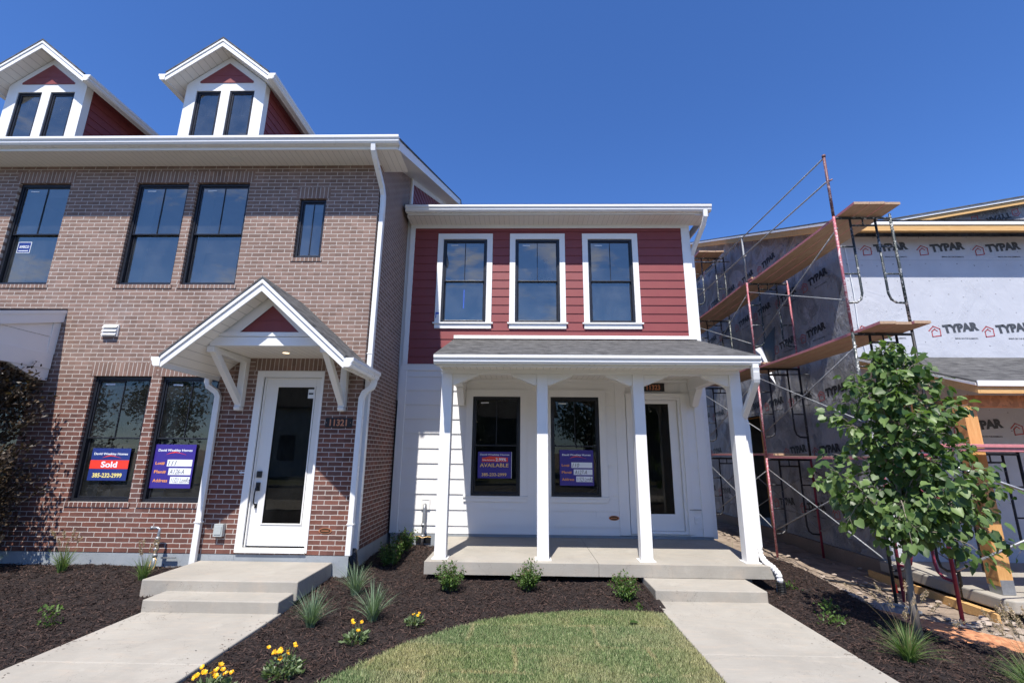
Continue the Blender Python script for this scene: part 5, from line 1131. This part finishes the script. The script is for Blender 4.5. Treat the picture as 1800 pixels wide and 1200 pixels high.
# dark bronze tree at the left edge
LT = thing('bronze_tree', 'dark bronze leaved tree cut off by the left edge of the photo', 'tree', (-7.75, 6.75, -1.62))
tb = MB(); tb.tube([(-7.75, 6.75, -1.7), (-7.74, 6.75, -1.0), (-7.7, 6.75, 0), (-7.66, 6.75, 1.0), (-7.65, 6.75, 1.7)], [.045, .036, .026, .016, .006], 8)
P, Dv = [], []
for i in range(125):
    z1 = random.uniform(-1.35, 1.25); rr = np.interp(z1, [-1.4, -1.0, -.4, .2, .7, 1.2, 1.8], [.55, .92, 1.16, 1.12, .95, .6, .12]) * random.uniform(.5, 1.0) ** .7; az = random.gauss(-.35, 1.0)
    s0 = Vector((-7.86, 6.75, max(-1.4, z1 - .25 - rr * .5))); e = Vector((-7.86 + rr * math.cos(az), 6.75 - .1 + rr * .75 * math.sin(az), z1)); mid = s0.lerp(e, .55) + Vector((0, 0, .02))
    if e.y > 7.0: e.y = 7.0 - random.random() * .2
    tb.tube([s0, mid, e], [.006, .004, .0015], 4)
    for j in range(62):
        t = random.uniform(.35, 1.03); p = s0.lerp(mid, t / .55) if t < .55 else mid.lerp(e, (t - .55) / .45); P.append(p + Vector([random.gauss(0, .05) for _ in range(3)])); Dv.append((e - s0).normalized() + Vector([random.gauss(0, .7) for _ in range(3)]))
tb.build('trunk', 'twig', LT, 0, True); P, Dv = np.array(P), np.array(Dv); n_ = len(P)
leaves('crown', P, Dv, unit(n_) + np.array([0, 0, .5]), rng.uniform(.045, .085, n_), 'leaf', 'leaf_b', LT, rng.random(n_) ** 1.8)
# grass tufts, shrubs, flowers and weeds: built round their own base
def blades(name, n_, hgt, spread, w0, mat, parent, lean=.5, rad=.04):
    a = rng.uniform(0, 6.283, n_); h = hgt * rng.uniform(.45, 1.1, n_); o_ = spread * rng.uniform(.1, 1.1, n_) ** 1.2; r0 = rad * rng.random(n_) ** .5
    segs = 5; V = np.empty((n_, segs * 2, 3)); wv = rng.uniform(.6, 1.2, n_) * w0; tw = a + rng.uniform(-.8, .8, n_)
    for i in range(segs):
        t = i / (segs - 1); rr = r0 + o_ * (t ** 1.7); z = h * (t - .32 * (o_ / (h + .01)) * t * t * lean * 1.6); ww = wv * (1 - t) ** .6 + .0004
        cx_, cy_ = np.cos(a) * rr, np.sin(a) * rr
        V[:, 2 * i] = np.stack([cx_ - np.sin(tw) * ww, cy_ + np.cos(tw) * ww, z], 1); V[:, 2 * i + 1] = np.stack([cx_ + np.sin(tw) * ww, cy_ - np.cos(tw) * ww, z], 1)
    F = np.array([(2 * i, 2 * i + 1, 2 * i + 3, 2 * i + 2) for i in range(segs - 1)]); F = (F[None] + (np.arange(n_) * segs * 2)[:, None, None]).reshape(-1, 4)
    return npmesh(name, V.reshape(-1, 3), F, mat, parent, np.repeat(rng.random(n_), segs * 2), False)
def seedheads(n_, hgt, spread, parent, R0=.012, Lh=.09, name='seed_heads'):
    P, Dv = [], []; b = MB()
    for i in range(n_):
        a = random.uniform(0, 6.283); o_ = spread * random.uniform(.3, 1); h = hgt * random.uniform(.75, 1.1); pts = [Vector((math.cos(a) * o_ * t ** 1.5, math.sin(a) * o_ * t ** 1.5, h * (t - .15 * t * t))) for t in (0, .3, .6, .85, 1)]
        b.tube(pts, [.0016, .0014, .0012, .001, .0008], 3); d = (pts[-1] - pts[-2]).normalized()
        for j in range(90): t = random.random(); P.append(pts[-1] + d * (t * Lh - Lh * .4) + Vector([random.gauss(0, R0 * .35 * (1.1 - abs(t - .4))) for _ in range(3)])); Dv.append(d * .9 + Vector([random.gauss(0, .6) for _ in range(3)]))
    b.build('stalks', 'dry', parent, world=False); P, Dv = np.array(P), np.array(Dv)
    leaves(name, P, Dv, unit(len(P)), rng.uniform(.008, .022, len(P)), 'petal', 'seed', parent, world=False)
G1 = 'blue green grass tufts planted in the mulch'
hz = lambda x, y: float(mulch_h(np.array(x), np.array(y)))
t0 = thing('grass_tuft', 'blue green grass tuft nearest the corner of the brick house landing step', 'grass tuft', (-2.22, 5.46, hz(-2.22, 5.46)), G1); blades('blades', 190, .38, .26, .0036, 'blade_b', t0)
dup(t0, (-2.10, 6.45, hz(-2.1, 6.45)), 1.1, 'blue green grass tuft right below the black drain boot of the brick corner', 1.0)
dup(t0, (-1.63, 5.67, hz(-1.63, 5.67)), 2.3, 'blue green grass tuft standing between the flowers and the brick house corner', 1.08)
t0 = thing('seeding_grass', 'green grass clump with tan plumes beside the landing and the gas pipe', 'grass tuft', (-4.92, 6.55, hz(-4.92, 6.55)), 'green grass clumps with tan seed plumes'); blades('blades', 150, .30, .17, .0030, 'blade_g', t0); seedheads(9, .50, .16, t0)
dup(t0, (-6.22, 6.78, hz(-6.22, 6.78)), 2.0, 'green grass clump with plumes below the window of the red sold sign', 1.12)
dup(t0, (-7.12, 6.65, hz(-7.12, 6.65)), 4.0, 'green grass clump half hidden at the foot of the bronze tree', 1.0)
t0 = thing('fountain_grass', 'fountain grass with arching blades growing beside the young tree trunk', 'grass tuft', (3.50, 4.88, hz(3.5, 4.88)), 'fountain grasses with fluffy heads'); blades('blades', 260, .34, .30, .0030, 'blade_g', t0, .7); seedheads(12, .62, .42, t0, .02, .10)
dup(t0, (4.02, 4.28, hz(4.0, 4.3)), 2.2, 'fountain grass with many fluffy heads at the lower right corner', 1.0)
t0 = thing('fountain_grass', 'sparse tan fountain grass plumes at the far lower right edge', 'grass tuft', (4.30, 4.55, hz(4.3, 4.5)), 'fountain grasses with fluffy heads'); seedheads(16, .6, .3, t0, .02, .10); blades('blades', 60, .3, .25, .003, 'blade_g', t0)
t0 = thing('wild_grass', 'thin wild grass growing by the vent block behind the porch corner', 'grass tuft', (3.85, 9.6, -1.93)); blades('blades', 90, .35, .25, .004, 'blade_g', t0, rad=.25)
def shrub(label, loc, n_=1500, h=.36, r=.20, bloom=.12, group=None, name='flowering_shrub'):
    t = thing(name, label, 'shrub', loc, group); b = MB(); P, Dv, Q, QD = [], [], [], []
    for i in range(34):
        a = random.uniform(0, 6.283); rr = r * random.random() ** .5; hh = h * random.uniform(.6, 1.15) * (1 - .35 * (rr / r) ** 2); e = Vector((math.cos(a) * rr, math.sin(a) * rr, hh)); s0 = Vector((math.cos(a) * .03, math.sin(a) * .03, 0)); b.tube([s0, s0.lerp(e, .5) + Vector((0, 0, .02)), e], [.003, .0022, .001], 4)
        for j in range(n_ // 34): u_1 = random.uniform(.2, 1.0); P.append(s0.lerp(e, u_1) + Vector([random.gauss(0, .017) for _ in range(3)])); Dv.append(Vector((math.cos(a) * .4, math.sin(a) * .4, .35)) + Vector([random.gauss(0, .6) for _ in range(3)]))
        if random.random() < .75:
            for j in range(10): Q.append(e + Vector((random.gauss(0, .014), random.gauss(0, .014), random.uniform(.0, .02)))); QD.append(Vector([random.gauss(0, 1) for _ in range(3)]))
    b.build('stems', 'twig', t, world=False); P, Dv = np.array(P), np.array(Dv); leaves('foliage', P, Dv, unit(len(P)) + np.array([0, 0, .8]), rng.uniform(.020, .042, len(P)), 'leaf', 'leaf_s', t, world=False)
    if Q: Q, QD = np.array(Q), np.array(QD); leaves('blossoms', Q, QD, unit(len(Q)), rng.uniform(.006, .012, len(Q)), 'leaf', 'bloom_p', t, world=False)
    return t
G2 = 'small flowering shrubs in the mulch round the porch'
s0_ = shrub('small leafy shrub with faded blossoms in front of the leftmost porch post', (-.93, 6.62, hz(-.93, 6.62)), group=G2)
dup(s0_, (.07, 6.68, hz(0, 6.68)), 2.0, 'small leafy shrub with faded blossoms in front of the second porch post', .98)
shrub('small shrub with pink blossoms left of the porch steps', (1.27, 6.42, hz(1.2, 6.42)), h=.30, r=.2, group=G2)
shrub('low shrub with red tips nearest the brick side wall', (-2.02, 7.75, hz(-2, 7.7)), h=.36, r=.22, group=G2, n_=1800); shrub('low shrub with pink flowers tucked in front of the gas pipe', (-2.0, 8.55, hz(-2, 8.5)), h=.40, r=.25, group=G2, n_=1800)
def flowers(label, loc, nf, r=.14, h=.2, nl=240, group='yellow flowering plants in the mulch'):
    t = thing('yellow_flower', label, 'flower', loc, group); P, Dv = [], []
    for j in range(nl): a = random.uniform(0, 6.283); rr = r * random.random() ** .5; P.append((math.cos(a) * rr, math.sin(a) * rr, random.uniform(.01, h * .75 * (1 - .4 * rr / r)))); Dv.append((math.cos(a) * .6, math.sin(a) * .6, .6) + rng.normal(0, .4, 3))
    leaves('foliage', np.array(P), np.array(Dv), unit(nl) + np.array([0, 0, .7]), rng.uniform(.03, .062, nl), 'leaf', 'leaf_g', t, world=False)
    for k in range(nf):
        a = random.uniform(0, 6.283); rr = r * random.random() ** .6 * .95; c = np.array((math.cos(a) * rr, math.sin(a) * rr, h * random.uniform(.8, 1.15))); npt = 26; ang = np.arange(npt) * 2.4; sz = random.uniform(.015, .027)
        tilt_ = np.array([random.gauss(0, .35), random.gauss(-.4, .3), 1.]); tilt_ /= np.linalg.norm(tilt_); e1 = np.cross(tilt_, [0, 1, .1]); e1 /= np.linalg.norm(e1); e2 = np.cross(tilt_, e1)
        Dd = np.cos(ang)[:, None] * e1 + np.sin(ang)[:, None] * e2 + tilt_ * rng.uniform(.1, .6, (npt, 1)); leaves('flower', np.repeat(c[None], npt, 0), Dd, np.repeat(tilt_[None], npt, 0), sz * rng.uniform(.8, 1.1, npt), 'petal', 'petal', t, rng.random(npt), False)
    b = MB()
    for k in range(8): a = random.uniform(0, 6.283); b.tube([(0, 0, 0), (math.cos(a) * r * .6, math.sin(a) * r * .6, h * .95)], .002, 4)
    b.build('stems', 'stem', t, world=False); return t
flowers('full yellow flowering plant nearest the left walk', (-1.95, 4.33, hz(-1.95, 4.33)), 13)
flowers('small plant with three yellow flowers and a leafy gap', (-1.60, 5.03, hz(-1.6, 5.03)), 4, .11, .17, 150)
flowers('tiny wilted yellow flowering plant closest to the grass tufts', (-1.15, 5.56, hz(-1.15, 5.56)), 3, .09, .12, 80)
flowers('yellow flowering plant cut off by the bottom edge', (-2.28, 3.92, hz(-2.28, 3.92)), 12, .15, .2)
def weed(label, loc, n_=70, r=.1, h=.09):
    t = thing('weed', label, 'weed', loc, 'low green weeds in the mulch'); P = np.stack([rng.normal(0, r * .5, n_), rng.normal(0, r * .5, n_), rng.uniform(.0, h, n_)], 1); Dv = rng.normal(0, .6, (n_, 3)) + [0, 0, .4]; leaves('foliage', P, Dv, unit(n_) + np.array([0, 0, .8]), rng.uniform(.025, .055, n_), 'leaf', 'leaf_s', t, world=False)
weed('upright green weed in the mulch left of the brick house steps', (-4.92, 5.35, hz(-4.9, 5.3)), 90, .1, .2); weed('dark leafy weed nearest the right walk', (3.43, 5.83, hz(3.4, 5.8)), 110, .13, .09)
weed('leafy weed just behind the dark one beside the walk', (3.72, 6.4, hz(3.7, 6.4)), 80, .1, .1); weed('small weed by the porch drain boot', (3.72, 7.25, hz(3.7, 7.2)), 60, .09, .08); weed('sparse weed sprig between the pink shrub and the lawn', (1.37, 6.2, hz(1.3, 6.2)), 26, .1, .03)
o = leaves('fallen_leaf', np.array([(1.16, 5.62, -1.73)]), np.array([(1., -.2, .1)]), np.array([(0, 0, 1.)]), np.array([.085]), 'heart', 'leaf_s'); tag(o, 'single fallen green leaf lying on the lawn', 'leaf')
o = leaves('wood_shaving', np.array([(-5.66, 7.0, -1.60)]), np.array([(1., .3, .3)]), np.array([(0, .3, 1.)]), np.array([.07]), 'leaf', 'petal'); M['shav'] = plain('pale_wood', (.62, .52, .38), .8); o.data.materials[0] = M['shav']; tag(o, 'pale curled wood shaving on the mulch below the sold sign', 'wood shaving')
# ------------------------------------------------------------------ signs behind the windows
def swoosh(b, x, z, w_, y, m):
    pts = [(0, 0), (.18, .05), (.45, .10), (.75, .06), (1, 0)]; up = [(0, -.0), (.18, .085), (.42, .155), (.72, .085), (1, .01)]
    n_ = len(pts); b.add([(x + p[0] * w_, y, z + p[1] * w_) for p in pts] + [(x + p[0] * w_, y, z + p[1] * w_) for p in up], [(i, i + 1, n_ + i + 1, n_ + i) for i in range(n_ - 1)], m)
def board_sign(label, x0, x1, z0, z1, y, col, edge=True):
    t = thing('window_sign', label, 'sign', ((x0 + x1) / 2, y, z0), 'blue window signs of the home builder')
    b = MB(); b.box(x0, x1, y, y + .006, z0, z1); bd = b.build('sign_board', col, t)
    return t, bd
def head(b, x0, x1, z1, y, w_=.78):
    W = x1 - x0; b.text('David Weekley Homes', W * w_, W * .075, (x0 + W * (1 - w_) / 2, y, z1 - W * .185), bold=.022, m=0); swoosh(b, x0 + W * .28, z1 - W * .245, W * .5, y - .0005, 1)
y = YB + .05; x0, x1, z0, z1 = -6.52, -5.93, -.44, .03
t, bd = board_sign('blue sign with red sold band in the left lower window of the brick house', x0, x1, z0, z1, YB + .075, 'navy'); y = YB + .074
b = MB(); W = x1 - x0; H = z1 - z0; b.box(x0, x1, y - .001, y - .0002, z0 + H * .36, z0 + H * .63, 1); b.text('Sold', W * .42, H * .19, (x0 + W * .29, y - .002, z0 + H * .40), bold=.03, m=0); head(b, x0, x1, z1, y - .001, .88); b.build('lettering', ['swhite', 'sred'], t)
b = MB(); b.text('385-232-2999', W * .76, H * .14, (x0 + W * .12, y - .0015, z0 + H * .09), bold=.03); b.build('phone_number', 'syellow', t)
def lot_sign(label, x0, x1, z0, z1, y, vals):
    t, bd = board_sign(label, x0, x1, z0, z1, y, 'violet'); W, H = x1 - x0, z1 - z0; y -= .001
    b = MB(); head(b, x0, x1, z1, y - .0005, .84); b.build('lettering', ['swhite', 'sred'], t)
    b = MB(); f = MB(); g = MB()
    for (nm, val), zc, xa in zip(vals, (.57, .375, .18), (.345, .41, .48)):
        b.text(nm, W * (xa - .12), H * .075, (x0 + W * .06, y - .001, z0 + H * (zc - .045)), bold=.02)
        f.box(x0 + W * xa, x0 + W * .96, y - .001, y - .0002, z0 + H * (zc - .075), z0 + H * (zc + .08))
        g.text(val, W * {3: .2, 6: .36}.get(len(val), .46), H * .11, (x0 + W * (xa + .03), y - .002, z0 + H * (zc - .055)), bold=-.004, shear=.25)
    b.build('captions', 'sorange', t); f.build('blank_fields', 'swhite', t); g.build('handwriting', 'ink', t)
lot_sign('violet lot 111 sign in the lower window beside the brick house downspout', -5.555, -4.935, -.54, .095, YB + .075, (('Lot#', '111'), ('Plan#', 'A126-A'), ('Address', '11321 LomRd')))
lot_sign('violet lot 110 sign in the right porch window of the red house', .69, 1.32, -.555, .085, YW + .005, (('Lot#', '110'), ('Plan#', 'A127-A'), ('Address', '11323 LomRd')))
x0, x1, z0, z1 = -.84, -.215, -.44, .04
t, bd = board_sign('blue available sign with red rate banner in the left porch window', x0, x1, z0, z1, YW + .005, 'violet'); y = YW + .003; W, H = x1 - x0, z1 - z0
b = MB(); b.box(x0 + W * .12, x0 + W * .90, y - .001, y, z0 + H * .62, z0 + H * .78, 1); b.add([(x0 + W * .2, y - .001, z0 + H * .78), (x0 + W * .9, y - .001, z0 + H * .78), (x0 + W * .55, y - .001, z0 + H * .82), (x0 + W * .35, y - .001, z0 + H * .83)], [(0, 1, 2, 3)], 1)
b.text('Rates As Low as', W * .36, H * .06, (x0 + W * .14, y - .002, z0 + H * .66), bold=.02, m=0); b.text('2.99%', W * .32, H * .12, (x0 + W * .53, y - .002, z0 + H * .645), bold=.03, m=0); b.text('David Weekley Homes', W * .88, W * .06, (x0 + W * .06, y - .002, z1 - W * .12), bold=.022, m=0); b.build('lettering', ['swhite', 'sred'], t)
b = MB(); b.text('AVAILABLE', W * .86, H * .14, (x0 + W * .06, y - .001, z0 + H * .42), bold=.02); b.text('385-232-2999', W * .74, H * .12, (x0 + W * .12, y - .001, z0 + H * .08), bold=.02); b.build('phone_number', 'sgold', t)
b = MB(); b.box(x1 + .001, x1 + .008, y, y + .01, z0, z1); b.build('board_edge', 'swhite', t)
# maker sticker in the upper left window
a = UW[0]; b = MB(); b.box(a[0] + .14, a[0] + .37, YB + .108, YB + .109, a[2] + .60, a[2] + .80, 0); b.box(a[0] + .15, a[0] + .36, YB + .1065, YB + .1075, a[2] + .61, a[2] + .79, 1); b.text('AMSCO', .17, .05, (a[0] + .17, YB + .1055, a[2] + .685), bold=.03, m=0); b.box(a[0] + .17, a[0] + .34, YB + .1055, YB + .106, a[2] + .63, a[2] + .645, 0)
o = b.build('window_sticker', ['label', 'navy']); tag(o, 'blue maker sticker on the lower pane of the upper left brick house window', 'sticker')
# things inside the porch windows
b = MB(); b.box(-.55, -.22, 9.9, 10.2, -1.37, -.70); o = b.build('cardboard_box', 'plank', None, .01); tag(o, 'brown cardboard box inside behind the available sign window', 'box')
b = MB(); b.box(.3, 2.0, 10.0, 10.5, -1.37, -.86); b.tube([(.65, 9.9, -.82), (1.2, 9.95, -.78), (1.5, 10, -.66)], .015, 6); o = b.build('packed_cabinet', 'galv', None, .01); tag(o, 'grey wrapped cabinet inside behind the lot 110 sign window', 'cabinet')
# ------------------------------------------------------------------ across the street (seen only in the glass)
for i, (cx_, w_, h_, wall_m, lab) in enumerate(((-17, 9, 5.4, 'trim', 'white gabled house across the street opposite the brick townhouse'), (-3, 11, 5.0, 'rdark', 'grey gabled house across the street opposite the red townhouse'), (14, 12, 5.6, 'found_b', 'tan gabled house across the street opposite the unfinished house'))):
    t = thing('facing_house', lab, 'house', (cx_, -24, -1.77)); yf = -20
    b = MB(); b.box(cx_ - w_ / 2, cx_ + w_ / 2, -29, yf, -1.77, h_ - 2.2); b.prism([(yf, h_ - 2.2), (-29, h_ - 2.2), ((yf - 29) / 2, h_ + .6)], 'x', cx_ - w_ / 2, cx_ + w_ / 2); b.build('wall', wall_m, t)
    b = MB(); b.prism([(yf + .5, h_ - 2.35), ((yf - 29) / 2, h_ + .62), ((yf - 29) / 2, h_ + .75), (yf + .5, h_ - 2.2)], 'x', cx_ - w_ / 2 - .4, cx_ + w_ / 2 + .4); b.prism([(-29.5, h_ - 2.35), ((yf - 29) / 2, h_ + .62), ((yf - 29) / 2, h_ + .75), (-29.5, h_ - 2.2)], 'x', cx_ - w_ / 2 - .4, cx_ + w_ / 2 + .4); b.build('roof', 'sh_x', t)
    for q in (-.32, 0, .32):
        b = MB(); b.box(cx_ + q * w_ - .6, cx_ + q * w_ + .6, yf, yf + .03, -.6, 1.2); b.build('window', 'black', t)
for i, (cx_, cy_, hh, lab) in enumerate(((-11, -16.5, 6.0, 'leafy street tree between the white and grey houses across the street'), (4.5, -15.5, 5.6, 'leafy street tree in front of the grey house across the street'), (-4, -15.0, 4.2, 'smaller leafy street tree opposite the brick house door'), (10, -16, 6.5, 'tall leafy street tree before the tan house across the street'), (-24, -17, 6.5, 'tall leafy street tree left of the white house across the street'))):
    t = thing('street_tree', lab, 'tree', (cx_, cy_, -1.77)); b = MB(); b.tube([(0, 0, 0), (.1, 0, hh * .4), (0, .1, hh * .85)], [.16, .11, .03], 8)
    P = []
    for k in range(26):
        a = random.uniform(0, 6.283); r_1 = random.uniform(.4, 1) * hh * .30; e = Vector((math.cos(a) * r_1, math.sin(a) * r_1, hh * random.uniform(.42, .98))); b.tube([(0, 0, e.z * .55), e], [.05, .01], 5)
        P.append(np.array(e)[None] + rng.normal(0, hh * .085, (110, 3)))
    b.build('trunk', 'bark', t, world=False); P = np.concatenate(P); leaves('crown', P, unit(len(P)), unit(len(P)), rng.uniform(.18, .34, len(P)), 'leaf', 'tree_far', t, world=False)
# ------------------------------------------------------------------ lift everything so that the front walks lie at z = 0
for o in list(scene.objects):
    if o.parent is None: o.location.z += LIFT
